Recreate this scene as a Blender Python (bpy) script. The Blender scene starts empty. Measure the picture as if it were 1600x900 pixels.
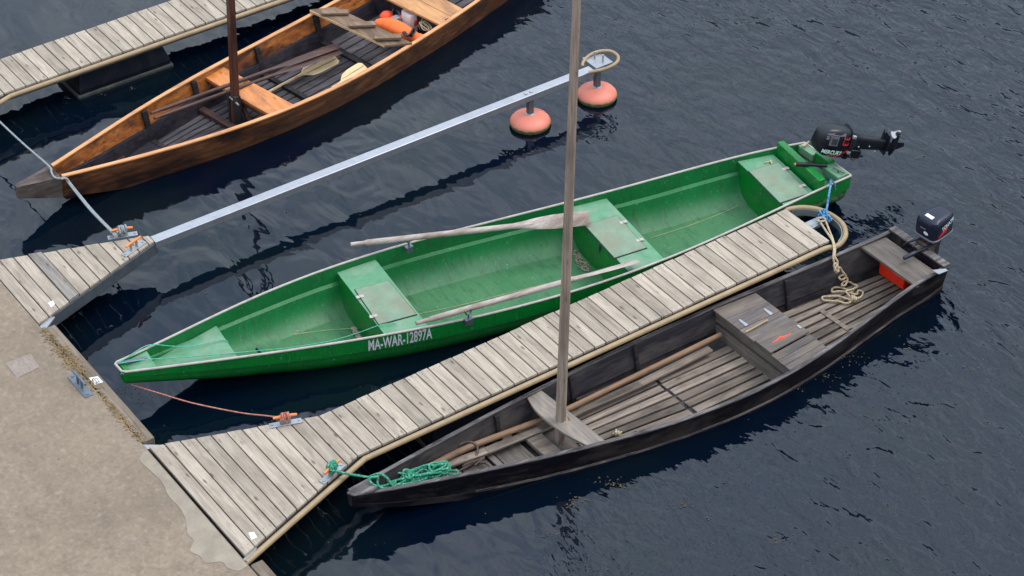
import bpy, math, random
import numpy as np
from mathutils import Vector, Matrix
from mathutils.geometry import delaunay_2d_cdt
random.seed(7)
R = math.radians
S = bpy.context.scene
COL = S.collection

# ------------------------------------------------------------------ camera, sky, sun, exposure
FPX, YAW, PITCH, ROLL = 3766.622, 2.53922108, 0.658480435, -0.0106518799
CAM = Vector((16.0060387, -9.08373237, 16.7705814))
_f = Vector((math.cos(YAW)*math.cos(PITCH), math.sin(YAW)*math.cos(PITCH), -math.sin(PITCH)))
_r = Vector((math.sin(YAW), -math.cos(YAW), 0))
_u = _r.cross(_f)
_c, _s = math.cos(ROLL), math.sin(ROLL)
RIGHT, UP = _c*_r + _s*_u, -_s*_r + _c*_u
cd = bpy.data.cameras.new('camera'); cam = bpy.data.objects.new('camera', cd); COL.objects.link(cam)
cd.sensor_width = 36; cd.lens = FPX/1600*36; cd.clip_start = 0.5; cd.clip_end = 2000
m3 = Matrix((RIGHT, UP, -_f)).transposed()
cam.matrix_world = Matrix.Translation(CAM) @ m3.to_4x4()
S.camera = cam
S.render.resolution_x, S.render.resolution_y = 1024, 576

CLOUD = 5.6
SUN_EL, SUN_AZ = R(58), R(20)           # azimuth measured clockwise from +Y
w = bpy.data.worlds.new('World'); S.world = w; w.use_nodes = True
wn = w.node_tree; wn.nodes.clear()
sky = wn.nodes.new('ShaderNodeTexSky'); sky.sky_type = 'NISHITA'; sky.sun_disc = False
sky.sun_elevation = SUN_EL; sky.sun_rotation = SUN_AZ
sky.air_density = 1.0; sky.dust_density = 2.0; sky.ozone_density = 1.0
hs = wn.nodes.new('ShaderNodeHueSaturation'); hs.inputs['Saturation'].default_value = 0.60
bg = wn.nodes.new('ShaderNodeBackground'); bg.inputs['Strength'].default_value = 0.15
wo = wn.nodes.new('ShaderNodeOutputWorld')
# a thin even cloud deck over the blue
wt = wn.nodes.new('ShaderNodeTexCoord'); wz = wn.nodes.new('ShaderNodeTexNoise'); wz.inputs['Scale'].default_value = 7.0; wz.inputs['Detail'].default_value = 5
wr = wn.nodes.new('ShaderNodeValToRGB'); wr.color_ramp.elements[0].position = .3; wr.color_ramp.elements[1].position = .72
wr.color_ramp.elements[0].color = (.45, .60, .79, 1); wr.color_ramp.elements[1].color = (1.0, 1.12, 1.25, 1)
wv = wn.nodes.new('ShaderNodeVectorMath'); wv.operation = 'SCALE'; wsp = wn.nodes.new('ShaderNodeSeparateXYZ'); wn.links.new(wt.outputs['Generated'], wsp.inputs[0])   # an overcast sky is brightest overhead
wg = wn.nodes.new('ShaderNodeMapRange'); wg.inputs[1].default_value = 0; wg.inputs[2].default_value = 1; wg.inputs[3].default_value = CLOUD*.26; wg.inputs[4].default_value = CLOUD*1.50
wn.links.new(wsp.outputs[2], wg.inputs[0]); wn.links.new(wg.outputs[0], wv.inputs['Scale'])
wm = wn.nodes.new('ShaderNodeMix'); wm.data_type = 'RGBA'; wm.inputs[0].default_value = .85
wn.links.new(wt.outputs['Generated'], wz.inputs['Vector']); wn.links.new(wz.outputs['Fac'], wr.inputs[0]); wn.links.new(wr.outputs[0], wv.inputs[0])
wn.links.new(sky.outputs[0], hs.inputs['Color']); wn.links.new(hs.outputs[0], wm.inputs[6]); wn.links.new(wv.outputs[0], wm.inputs[7]); wn.links.new(wm.outputs[2], bg.inputs[0]); wn.links.new(bg.outputs[0], wo.inputs[0])
sd = bpy.data.lights.new('sun', 'SUN'); sd.energy = 0.6; sd.angle = R(20); sd.color = (1, .92, .80)
sun = bpy.data.objects.new('sun', sd); COL.objects.link(sun)
sdir = Vector((math.sin(SUN_AZ)*math.cos(SUN_EL), math.cos(SUN_AZ)*math.cos(SUN_EL), math.sin(SUN_EL)))
sun.rotation_euler = sdir.to_track_quat('Z', 'Y').to_euler()
S.view_settings.view_transform = 'Standard'; S.view_settings.look = 'None'
S.view_settings.exposure = 1.38; S.view_settings.gamma = 1.0
S.render.engine = 'CYCLES'

DECK = 0.46

def at(px, py, z):
    """the point of the place, at height z, that the photograph shows at pixel (px, py)"""
    d = _f*FPX + RIGHT*(px-800) - UP*(py-450)
    return CAM + d*((z-CAM.z)/d.z)

# ------------------------------------------------------------------ object helpers
def tag(o, label=None, cat=None, group=None, kind=None):
    if label: o['label'] = label
    if cat: o['category'] = cat
    if group: o['group'] = group
    if kind: o['kind'] = kind
    return o

def thing(name, loc, label, cat, group=None, rot=None):
    o = bpy.data.objects.new(name, None); COL.objects.link(o); o.location = loc
    o.empty_display_size = .2
    if rot is not None: o.rotation_euler = rot
    return tag(o, label, cat, group)

def base(o):
    p = Vector((0, 0, 0))
    while o is not None:
        p += o.location; o = o.parent
    return p

class MB:
    """collects shapes and links them as ONE mesh object"""
    def __init__(s): s.v, s.f, s.m = [], [], []
    def add(s, vs, fs, mi=0):
        n = len(s.v); s.v += [tuple(v) for v in vs]
        for k, f in enumerate(fs):
            s.f.append([n+i for i in f]); s.m.append(mi[k] if isinstance(mi, list) else mi)
        return s
    def hexa(s, b, t, mi=0):
        return s.add(list(b)+list(t), [(3,2,1,0),(4,5,6,7),(0,1,5,4),(1,2,6,5),(2,3,7,6),(3,0,4,7)], mi)
    def box(s, x0, x1, y0, y1, z0, z1, mi=0):
        return s.hexa([(x0,y0,z0),(x1,y0,z0),(x1,y1,z0),(x0,y1,z0)], [(x0,y0,z1),(x1,y0,z1),(x1,y1,z1),(x0,y1,z1)], mi)
    def prism(s, poly, z0, z1, mi=0):
        a = sum(poly[i][0]*poly[(i+1) % len(poly)][1]-poly[(i+1) % len(poly)][0]*poly[i][1] for i in range(len(poly)))
        if a < 0: poly = list(poly)[::-1]
        n = len(poly)
        vs = [(p[0], p[1], z0) for p in poly]+[(p[0], p[1], z1) for p in poly]
        fs = [tuple(range(n-1, -1, -1)), tuple(range(n, 2*n))]+[(i, (i+1) % n, n+(i+1) % n, n+i) for i in range(n)]
        return s.add(vs, fs, mi)
    def bar(s, p, q, w, h, up=(0, 0, 1), mi=0, w2=None, h2=None):
        p, q = Vector(p), Vector(q); d = (q-p).normalized(); up = Vector(up)
        a = d.cross(up).normalized(); u = a.cross(d).normalized()
        def ring(c, w, h): return [c-a*w/2-u*h/2, c+a*w/2-u*h/2, c+a*w/2+u*h/2, c-a*w/2+u*h/2]
        return s.hexa(ring(p, w, h), ring(q, w2 or w, h2 or h), mi)
    def loft(s, rings, cap=True, closed=False, mi=0):
        n = len(rings[0]); vs = [p for r in rings for p in r]; fs = []
        L = len(rings)
        for i in range(L if closed else L-1):
            j = (i+1) % L
            for k in range(n):
                fs.append((i*n+k, i*n+(k+1) % n, j*n+(k+1) % n, j*n+k))
        if cap and not closed:
            fs.append(tuple(range(n-1, -1, -1))); fs.append(tuple((L-1)*n+k for k in range(n)))
        return s.add(vs, fs, mi)
    def tube(s, pts, r, n=10, closed=False, mi=0, flat=1.0):
        pts = [Vector(p) for p in pts]; L = len(pts)
        rs = r if isinstance(r, (list, tuple)) else [r]*L
        rings, prev = [], None
        for i, p in enumerate(pts):
            if closed: d = pts[(i+1) % L]-pts[i-1]
            else: d = pts[min(i+1, L-1)]-pts[max(i-1, 0)]
            d.normalize()
            if prev is None:
                a = d.cross(Vector((0, 0, 1)))
                if a.length < .05: a = d.cross(Vector((1, 0, 0)))
            else: a = prev-d*prev.dot(d)
            a.normalize(); prev = a; b = d.cross(a)
            rings.append([p+(a*math.cos(t)+b*math.sin(t)*flat)*rs[i] for t in [2*math.pi*k/n for k in range(n)]])
        return s.loft(rings, True, closed, mi)
    def ball(s, c, rx, ry=None, rz=None, n=14, m=8, mi=0):
        ry = ry or rx; rz = rz or rx; c = Vector(c)
        rings = []
        for i in range(m+1):
            a = -math.pi/2+math.pi*i/m; k = max(math.cos(a), .01)
            rings.append([c+Vector((rx*k*math.cos(2*math.pi*j/n), ry*k*math.sin(2*math.pi*j/n), rz*math.sin(a))) for j in range(n)])
        return s.loft(rings, True, False, mi)
    def lathe(s, c, prof, n=32, mi=0):
        c = Vector(c)
        return s.loft([[c+Vector((r*math.cos(2*math.pi*j/n), r*math.sin(2*math.pi*j/n), z)) for j in range(n)] for r, z in prof], True, False, mi)
    def build(s, name, mats, parent=None, local=False, smooth=40, bevel=0, seg=2):
        me = bpy.data.meshes.new(name)
        off = Vector((0, 0, 0)) if local or parent is None else base(parent)
        me.from_pydata([tuple(Vector(v)-off) for v in s.v], [], s.f)
        mats = mats if isinstance(mats, (list, tuple)) else [mats]
        for m in mats: me.materials.append(m)
        if len(mats) > 1: me.polygons.foreach_set('material_index', s.m)
        if smooth:
            me.polygons.foreach_set('use_smooth', [True]*len(me.polygons)); me.update()
            me.set_sharp_from_angle(angle=R(smooth))
        me.update()
        o = bpy.data.objects.new(name, me); COL.objects.link(o)
        if parent is not None: o.parent = parent
        if bevel:
            b = o.modifiers.new('bevel', 'BEVEL'); b.width = bevel; b.segments = seg; b.limit_method = 'ANGLE'; b.angle_limit = R(35)
        return o

def curve(pts, n=8, closed=False):
    """Catmull-Rom through the points"""
    P = [Vector(p) for p in pts]; out = []; L = len(P)
    g = (lambda i: P[i % L]) if closed else (lambda i: P[max(0, min(L-1, i))])
    for i in range(L if closed else L-1):
        p0, p1, p2, p3 = g(i-1), g(i), g(i+1), g(i+2)
        for k in range(n):
            t = k/n
            out.append(.5*((2*p1)+(p2-p0)*t+(2*p0-5*p1+4*p2-p3)*t*t+(3*p1-p0-3*p2+p3)*t**3))
    if not closed: out.append(P[-1])
    return out

def text_mesh(txt, size, width=1.0, bold=0.0, extrude=.001):
    c = bpy.data.curves.new('text', 'FONT'); c.body = txt; c.size = size; c.extrude = extrude; c.offset = bold; c.resolution_u = 3
    o = bpy.data.objects.new('text', c)
    COL.objects.link(o)
    dg = bpy.context.evaluated_depsgraph_get()
    me = bpy.data.meshes.new_from_object(o.evaluated_get(dg))
    vs = [(v.co.x*width, v.co.y, v.co.z) for v in me.vertices]; fs = [list(p.vertices) for p in me.polygons]
    bpy.data.objects.remove(o); bpy.data.curves.remove(c); bpy.data.meshes.remove(me)
    return vs, fs

# ------------------------------------------------------------------ materials
def newmat(name):
    m = bpy.data.materials.new(name); m.use_nodes = True
    nt = m.node_tree; b = nt.nodes['Principled BSDF']
    return m, nt, b
def N(nt, t, **kw):
    n = nt.nodes.new(t)
    for k, v in kw.items():
        if k in n.inputs: n.inputs[k].default_value = v
        else: setattr(n, k, v)
    return n
def ramp(nt, src, stops, interp='LINEAR'):
    n = nt.nodes.new('ShaderNodeValToRGB'); n.color_ramp.interpolation = interp
    e = n.color_ramp.elements
    while len(e) < len(stops): e.new(.5)
    for k, (p, c) in enumerate(stops):
        e[k].position = p; e[k].color = (*c, 1) if hasattr(c, '__len__') else (c, c, c, 1)
    nt.links.new(src, n.inputs[0]); return n.outputs[0]
def mix(nt, fac, a, b, mode='MIX'):
    n = nt.nodes.new('ShaderNodeMix'); n.data_type = 'RGBA'; n.blend_type = mode
    for k, v in ((0, fac), (6, a), (7, b)):
        if isinstance(v, bpy.types.NodeSocket): nt.links.new(v, n.inputs[k])
        elif k == 0: n.inputs[0].default_value = v
        else: n.inputs[k].default_value = (*v, 1) if hasattr(v, '__len__') else (v, v, v, 1)
    return n.outputs[2]
def coords(nt, scale, island=True):
    tc = nt.nodes.new('ShaderNodeTexCoord'); mp = nt.nodes.new('ShaderNodeMapping'); mp.inputs['Scale'].default_value = scale
    src = tc.outputs['Object']
    if island:
        ge = nt.nodes.new('ShaderNodeNewGeometry')
        ml = N(nt, 'ShaderNodeVectorMath', operation='MULTIPLY_ADD')
        ml.inputs[1].default_value = (91.7, 57.3, 33.1)
        nt.links.new(ge.outputs['Random Per Island'], ml.inputs[0]); nt.links.new(src, ml.inputs[2]); src = ml.outputs[0]
    nt.links.new(src, mp.inputs[0]); return mp.outputs[0]
def noise(nt, vec, scale, detail=5, rough=.55, dist=0):
    n = N(nt, 'ShaderNodeTexNoise', Scale=scale, Detail=detail, Roughness=rough, Distortion=dist)
    nt.links.new(vec, n.inputs['Vector']); return n.outputs['Fac']
def bump(nt, b, src, strength, dist):
    n = N(nt, 'ShaderNodeBump', Strength=strength, Distance=dist)
    nt.links.new(src, n.inputs['Height']); nt.links.new(n.outputs[0], b.inputs['Normal']); return n
def wood(name, stops, axis=1, rough=.8, spread=.25, stain=None, stain_amt=.6, stain_scale=2.5, knots=0, bmp=.35, coat=0, across=26, spec=.3):
    m, nt, b = newmat(name)
    sc = [across, across, across]; sc[axis] = 1.1
    v = coords(nt, sc)
    g = noise(nt, v, 1.0, 7, .62, .6)
    g2 = noise(nt, v, 4.5, 3, .6, .2)
    c = ramp(nt, g, stops)
    c = mix(nt, .35, c, ramp(nt, g2, [(.3, .25), (.7, .95)]), 'SOFT_LIGHT')
    if stain:
        s3 = [stain_scale*2.2]*3; s3[axis] = stain_scale*.8
        v2 = coords(nt, s3)
        c = mix(nt, ramp(nt, noise(nt, v2, 1, 6, .65, .4), [(.46, 0), (.66, stain_amt)]), c, stain)
    if knots:
        s4 = [9]*3; s4[axis] = 3.2
        vo = N(nt, 'ShaderNodeTexVoronoi', Scale=1.0); nt.links.new(coords(nt, s4), vo.inputs['Vector'])
        c = mix(nt, ramp(nt, vo.outputs['Distance'], [(.05, knots), (.17, 0)]), c, tuple(x*.35 for x in stops[0][1]))
    ge = nt.nodes.new('ShaderNodeNewGeometry')
    hv = nt.nodes.new('ShaderNodeHueSaturation'); nt.links.new(c, hv.inputs['Color'])
    mr = N(nt, 'ShaderNodeMapRange'); mr.inputs[3].default_value = 1-spread; mr.inputs[4].default_value = 1+spread
    nt.links.new(ge.outputs['Random Per Island'], mr.inputs[0]); nt.links.new(mr.outputs[0], hv.inputs['Value'])
    nt.links.new(hv.outputs[0], b.inputs['Base Color'])
    b.inputs['Roughness'].default_value = rough; b.inputs['Specular IOR Level'].default_value = spec
    if coat: b.inputs['Coat Weight'].default_value = coat; b.inputs['Coat Roughness'].default_value = .25
    bump(nt, b, g2, bmp, .004)
    return m
def plain(name, col, rough=.5, metal=0, var=.2, scale=8, stain=None, stain_amt=.5, stain_scale=3, bmp=0, coat=0, spec=None, cut=(.5, .7)):
    m, nt, b = newmat(name)
    v = coords(nt, (1, 1, 1), False)
    n = noise(nt, v, scale, 6, .6)
    c = ramp(nt, n, [(.3, tuple(x*(1-var) for x in col)), (.7, tuple(min(1, x*(1+var)) for x in col))])
    if stain:
        c = mix(nt, ramp(nt, noise(nt, v, stain_scale, 8, .65, .5), [(cut[0], 0), (cut[1], stain_amt)]), c, stain)
    nt.links.new(c, b.inputs['Base Color'])
    b.inputs['Roughness'].default_value = rough; b.inputs['Metallic'].default_value = metal
    if spec is not None: b.inputs['Specular IOR Level'].default_value = spec
    if coat: b.inputs['Coat Weight'].default_value = coat; b.inputs['Coat Roughness'].default_value = .15
    if bmp: bump(nt, b, n, bmp, .004)
    return m

M = {}
M['deck'] = wood('deck_wood', [(.2, (0.1698, 0.1315, 0.09725)), (.5, (0.2888, 0.2327, 0.1779)), (.8, (0.3821, 0.3153, 0.2484))], 0, .85, .16, (0.1445, 0.1127, 0.08391), .55, 2.2, .8)
M['deck_wet'] = M['deck']
M['screw'] = plain('screw_heads', (.05, .045, .04), .6)
M['oldplank'] = wood('older_brown_plank', [(.2, (.085, .070, .058)), (.5, (.175, .150, .128)), (.8, (.27, .235, .205))], 0, .85, .1, (.08, .06, .05), .6, 2, .6)
M['timber'] = wood('old_timber', [(.2, (0.08, 0.0576, 0.0403)), (.5, (0.152, 0.1152, 0.0837)), (.8, (0.256, 0.2016, 0.1457))], 0, .9, .1, (0.072, 0.0504, 0.0341), .7, 1.6, .6)
M['tar'] = wood('tarred_wood', [(.2, (.0016, .0015, .0028)), (.5, (.0042, .0036, .0058)), (.8, (.010, .0085, .010))], 1, .62, .2, (.050, .038, .032), .75, 1.5, 0, .5, spec=.08)
M['worn'] = wood('worn_dark_wood', [(.2, (0.06177, 0.04593, 0.03572)), (.5, (0.139, 0.1042, 0.07922)), (.8, (0.2419, 0.1837, 0.1381))], 1, .8, .3, (0.04324, 0.03268, 0.0264), .7, 2.2, .5, .5)
M['worn_x'] = wood('worn_dark_wood_crosswise', [(.2, (0.05148, 0.04025, 0.0334)), (.5, (0.103, 0.08211, 0.06752)), (.8, (0.1685, 0.1352, 0.1102))], 0, .75, .25, (0.0468, 0.03622, 0.02843), .6, 2.2, .4, .4)
M['thwart'] = wood('grey_thwart_wood', [(.2, (0.0945, 0.07524, 0.06327)), (.5, (0.1465, 0.1188, 0.09855)), (.8, (0.2079, 0.1663, 0.1365))], 0, .7, .1, (0.3118, 0.2455, 0.1798), .6, 2.0, 0, .4)
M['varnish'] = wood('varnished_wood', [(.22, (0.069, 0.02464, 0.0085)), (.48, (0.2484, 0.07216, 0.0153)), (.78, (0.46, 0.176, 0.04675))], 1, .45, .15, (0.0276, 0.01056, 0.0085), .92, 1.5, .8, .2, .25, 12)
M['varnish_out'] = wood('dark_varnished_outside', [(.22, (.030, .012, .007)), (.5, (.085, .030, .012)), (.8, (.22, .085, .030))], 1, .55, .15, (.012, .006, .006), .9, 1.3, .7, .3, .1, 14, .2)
M['rail'] = wood('varnished_rail', [(.2, (0.3277, 0.1196, 0.0375)), (.5, (0.5244, 0.2208, 0.07969)), (.8, (0.6337, 0.3036, 0.1406))], 1, .5, .1, (0.1092, 0.046, 0.02812), .5, 1.4, 0, .2, .2)
M['seat'] = wood('orange_seat_wood', [(.2, (0.3024, 0.084, 0.0147)), (.5, (0.4752, 0.1512, 0.0273)), (.8, (0.5472, 0.2016, 0.0462))], 0, .45, .1, (0.1224, 0.0336, 0.0105), .6, 2.2, .7, .15, .3, 16)
M['bench'] = wood('pale_bench_wood', [(.2, (0.272, 0.1056, 0.03025)), (.5, (0.416, 0.1848, 0.0605)), (.8, (0.496, 0.2442, 0.0935))], 0, .5, .15, (0.12, 0.0462, 0.01925), .6, 2.2, .6, .15, .2, 16)
M['slat'] = wood('dark_slats', [(.2, (0.01024, 0.009, 0.01215)), (.5, (0.0256, 0.0222, 0.02633)), (.8, (0.0544, 0.0468, 0.04995))], 1, .7, .3, (0.00768, 0.0066, 0.008775), .6, 2.5, 0, .4, spec=0.08)
M['slat_top'] = wood('dark_grey_slats', [(.2, (.030, .026, .028)), (.5, (.062, .054, .056)), (.8, (.115, .102, .100))], 1, .8, .3, (.020, .017, .019), .7, 2.5, 0, .4, spec=.12)
M['mahog'] = wood('reddish_dark_wood', [(.2, (0.0192, 0.0084, 0.0063)), (.5, (0.048, 0.021, 0.0161)), (.8, (0.092, 0.0434, 0.0315))], 1, .5, .2, (0.016, 0.0084, 0.0084), .6, 2, 0, .3, .2, spec=0.2)
M['mast_red'] = wood('red_brown_mast', [(.2, (0.028, 0.0098, 0.0063)), (.5, (0.072, 0.0252, 0.0154)), (.8, (0.152, 0.0574, 0.0315))], 2, .5, .2, (0.016, 0.007, 0.0063), .7, 1.2, 0, .3, .2, spec=0.2)
M['mast'] = wood('grey_brown_mast', [(.2, (.120, .082, .058)), (.5, (.240, .172, .128)), (.8, (.36, .272, .208))], 2, .75, .1, (.085, .064, .050), .6, 1.0, .5, .4)
M['pole'] = wood('brown_pole', [(.2, (0.08, 0.0406, 0.0208)), (.5, (0.168, 0.0945, 0.052)), (.8, (0.264, 0.1645, 0.0975))], 1, .7, .15, (0.056, 0.0294, 0.0182), .6, 1.5, .4, .4)
M['oar'] = wood('weathered_oar', [(.2, (0.18, 0.136, 0.1116)), (.5, (0.3225, 0.2618, 0.2232)), (.8, (0.435, 0.3604, 0.31))], 1, .85, .1, (0.1125, 0.068, 0.0434), .75, 1.8, .4, .5)
M['paddle'] = wood('pale_paddle_wood', [(.2, (0.435, 0.2856, 0.13)), (.5, (0.54, 0.3808, 0.195)), (.8, (0.585, 0.4352, 0.247))], 1, .5, .05, None, 0, 2, 0, .15)
M['plank'] = wood('gangplank_wood', [(.2, (0.084, 0.049, 0.02976)), (.5, (0.152, 0.0945, 0.05952)), (.8, (0.224, 0.147, 0.0961))], 0, .85, .12, (0.072, 0.042, 0.02604), .6, 2, .4, .4)
M['bowdeck'] = wood('grey_brown_bow_deck', [(.2, (.050, .036, .030)), (.5, (.10, .074, .062)), (.8, (.165, .128, .11))], 1, .8, .1, (.025, .017, .015), .8, 2.4, 0, .4, spec=.15)
M['plank_edge'] = wood('gangplank_edge', [(.2, (.34, .19, .085)), (.5, (.47, .29, .14)), (.8, (.56, .38, .2))], 0, .8, .1)
M['rib'] = wood('black_ribs', [(.2, (0.0084, 0.00715, 0.00825)), (.5, (0.0192, 0.01595, 0.01705)), (.8, (0.042, 0.0341, 0.0319))], 2, .6, .2, (0.054, 0.044, 0.0385), .4, 3, 0, .4, spec=0.08)
M['green'] = plain('green_gelcoat', (.0012, .145, .016), .28, 0, .10, 3, (.012, .17, .045), .5, 2.2, 0, .3)
M['green_in'] = plain('green_gelcoat_inside', (0.0062, 0.1023, 0.0275), .45, 0, .16, 3, (0.0713, 0.155, 0.06875), .75, 1.9, 0, 0, None, (.42, .72))
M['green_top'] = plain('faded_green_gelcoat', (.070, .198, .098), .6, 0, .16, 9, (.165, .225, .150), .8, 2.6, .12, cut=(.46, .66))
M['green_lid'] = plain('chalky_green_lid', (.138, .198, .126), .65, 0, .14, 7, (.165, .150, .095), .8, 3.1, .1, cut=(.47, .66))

M['rubber'] = plain('grey_rubber_trim', (0.3612, 0.3024, 0.2681), .6, 0, .15, 12, (0.2023, 0.1613, 0.1341), .6, 6)
M['hose'] = plain('tan_fender_tube', (0.2657, 0.1779, 0.09029), .55, 0, .12, 6, (0.149, 0.1004, 0.05227), .6, 5, .1)
M['steel'] = plain('galvanised_steel', (0.3, 0.301, 0.3102), .45, .55, .12, 14, (0.195, 0.1995, 0.2112), .5, 7)
M['steel_dark'] = plain('grey_blue_steel', (.14, .155, .175), .45, .75, .18, 10)
M['beam'] = plain('galvanised_beam', (.37, .36, .375), .42, .8, .08, 14, (.29, .285, .30), .6, 5)
M['iron'] = plain('rusty_iron', (.085, .058, .048), .7, .5, .3, 14, (.16, .085, .055), .6, 12, .2)
M['black'] = plain('black_plastic', (.005, .006, .009), .4, 0, .2, 6, spec=.3)
M['cowl'] = plain('black_motor_cowl', (.004, .0045, .007), .32, 0, .2, 5, None, 0, 3, 0, .05, .3)
M['cowl_blue'] = plain('dark_blue_motor_cowl', (.006, .008, .020), .34, 0, .15, 5, None, 0, 3, 0, .05, .3)
M['greyplastic'] = plain('grey_plastic', (0.088, 0.08, 0.0936), .5)
M['red'] = plain('red_stripe', (.55, .015, .02), .35)
M['white'] = plain('white_letters', (0.528, 0.4864, 0.494), .5)
M['palegreen'] = plain('pale_green_letters', (.45, .62, .52), .5)
M['label'] = plain('white_plate', (0.576, 0.5538, 0.5472), .5, 0, .06)
M['ink'] = plain('black_ink', (.02, .02, .025), .6)
M['orange_grip'] = plain('orange_cleat_horn', (0.612, 0.168, 0.033), .5, 0, .1, 12, (0.3825, 0.112, 0.03), .5, 15)
M['orange_cloth'] = plain('orange_cloth', (0.738, 0.1224, 0.015), .75, 0, .15, 12, None, 0, 3, .3)
M['red_cloth'] = plain('red_orange_cloth', (.78, .065, .02), .7, 0, .15, 12)
M['tank'] = plain('red_fuel_tank', (.85, .035, .012), .35, 0, .06)
M['can'] = plain('white_canister', (0.6696, 0.5632, 0.521), .4, 0, .08, 8, (0.594, 0.2964, 0.2084), .4, 6)
M['buoy'] = plain('salmon_buoy', (0.5624, 0.1514, 0.0945), .5, 0, .14, 4, (0.532, 0.1996, 0.1354), .7, 3.2, .05)
M['weed'] = plain('green_algae', (.075, .085, .014), .9, 0, .5, 25, (.02, .02, .012), .8, 20, .6)
M['float'] = plain('black_float', (.004, .005, .009), .6, 0, .3, 6, (.02, .02, .02), .5, 5, spec=.12)
M['float_edge'] = plain('float_waterline', (.030, .030, .028), .8, 0, .4, 10, (.085, .075, .025), .7, 9, .4)
M['debris'] = plain('leaf_litter', (0.288, 0.21, 0.1495), .95, 0, .4, 30, (0.088, 0.049, 0.026), .8, 25, .8)
M['bank'] = plain('wooded_bank', (.035, .05, .022), .95, 0, .5, .5)
M['seam'] = plain('grimy_floor_seam', (.22, .22, .11), .9, 0, .3, 9, (.10, .15, .06), .9, 6)
M['dry'] = plain('dry_grass', (0.21, 0.1346, 0.0588), .9, 0, .4, 9, (0.084, 0.05386, 0.021), .6, 6)
M['floatweed'] = plain('floating_weed', (0.0504, 0.03468, 0.01103), .8, 0, .5, 9, (0.0945, 0.05086, 0.04095), .7, 4)

def gelcoat(name, col, worn, rough, z0, z1, amt):
    m, nt, b = newmat(name)
    v = coords(nt, (1, 1, 1), False); big = noise(nt, v, 1.7, 8, .68, .3); fine = noise(nt, v, 34, 5, .7)
    sp = N(nt, 'ShaderNodeSeparateXYZ'); tc = N(nt, 'ShaderNodeTexCoord'); nt.links.new(tc.outputs['Object'], sp.inputs[0])
    mr = N(nt, 'ShaderNodeMapRange'); mr.interpolation_type = 'SMOOTHSTEP'; mr.inputs[1].default_value = z1; mr.inputs[2].default_value = z0
    nt.links.new(sp.outputs[2], mr.inputs[0])
    c = ramp(nt, big, [(.3, tuple(x*.8 for x in col)), (.7, tuple(x*1.25 for x in col))])
    mu = N(nt, 'ShaderNodeMath', operation='MULTIPLY'); nt.links.new(mr.outputs[0], mu.inputs[0]); nt.links.new(ramp(nt, big, [(.30, .45*amt), (.62, amt)]), mu.inputs[1])
    c = mix(nt, mu.outputs[0], c, worn)
    # grime streaks and pale scuffs with a shape of their own
    st = N(nt, 'ShaderNodeMapping'); st.inputs['Scale'].default_value = (2, 9, 2); nt.links.new(tc.outputs['Object'], st.inputs[0])
    c = mix(nt, ramp(nt, noise(nt, st.outputs[0], 2.2, 7, .7, .3), [(.52, 0), (.66, .60)]), c, tuple(x*.38 for x in worn))
    c = mix(nt, ramp(nt, noise(nt, st.outputs[0], 7.0, 6, .75, .6), [(.60, 0), (.68, .5)]), c, (.17, .20, .13))
    c = mix(nt, ramp(nt, fine, [(.63, 0), (.69, .6)]), c, (.30, .36, .27))
    c = mix(nt, ramp(nt, fine, [(.26, .5), (.33, 0)]), c, (.02, .04, .02))
    nt.links.new(c, b.inputs['Base Color']); b.inputs['Roughness'].default_value = rough; b.inputs['Specular IOR Level'].default_value = .35
    bump(nt, b, big, .15, .01)
    return m
M['green'] = gelcoat('green_gelcoat', (.0012, .135, .016), (.02, .17, .05), .3, -.6, -.5, 0)
M['green_in'] = gelcoat('green_gelcoat_inside', (.002, .115, .024), (.048, .140, .058), .5, -.08, .11, 1.0)
def rope_mat(name, c1, c2, sc=60, cut=(.45, .6)):
    m, nt, b = newmat(name)
    v = coords(nt, (1, 1, 1), False)
    n = noise(nt, v, sc, 2, .5)
    nt.links.new(ramp(nt, n, [(cut[0], c1), (cut[1], c2)]), b.inputs['Base Color'])
    b.inputs['Roughness'].default_value = .75; bump(nt, b, noise(nt, v, sc*2.5, 2, .5), .6, .004)
    return m
M['r_green'] = rope_mat('green_rope', (0.00432, 0.165, 0.087), (0.1584, 0.363, 0.24), 42, (.5, .72))
M['r_twine'] = rope_mat('green_twine', (0.036, 0.2904, 0.18), (0.1008, 0.363, 0.24))
M['r_tan'] = rope_mat('tan_rope', (0.3024, 0.2178, 0.12), (0.4464, 0.3432, 0.216))
M['r_blue'] = rope_mat('blue_rope', (0.00576, 0.066, 0.18), (0.0936, 0.2772, 0.408), 48)
M['r_red'] = rope_mat('red_rope', (0.36, 0.0924, 0.054), (0.4752, 0.2178, 0.156))
M['r_redk'] = rope_mat('dark_red_rope', (0.1584, 0.0396, 0.03), (0.3024, 0.0924, 0.072))
M['r_grey'] = rope_mat('grey_rope', (0.1728, 0.1901, 0.192), (0.265, 0.2746, 0.264))
M['r_dark'] = rope_mat('dark_blue_rope', (.03, .045, .10), (.09, .12, .22))

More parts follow.
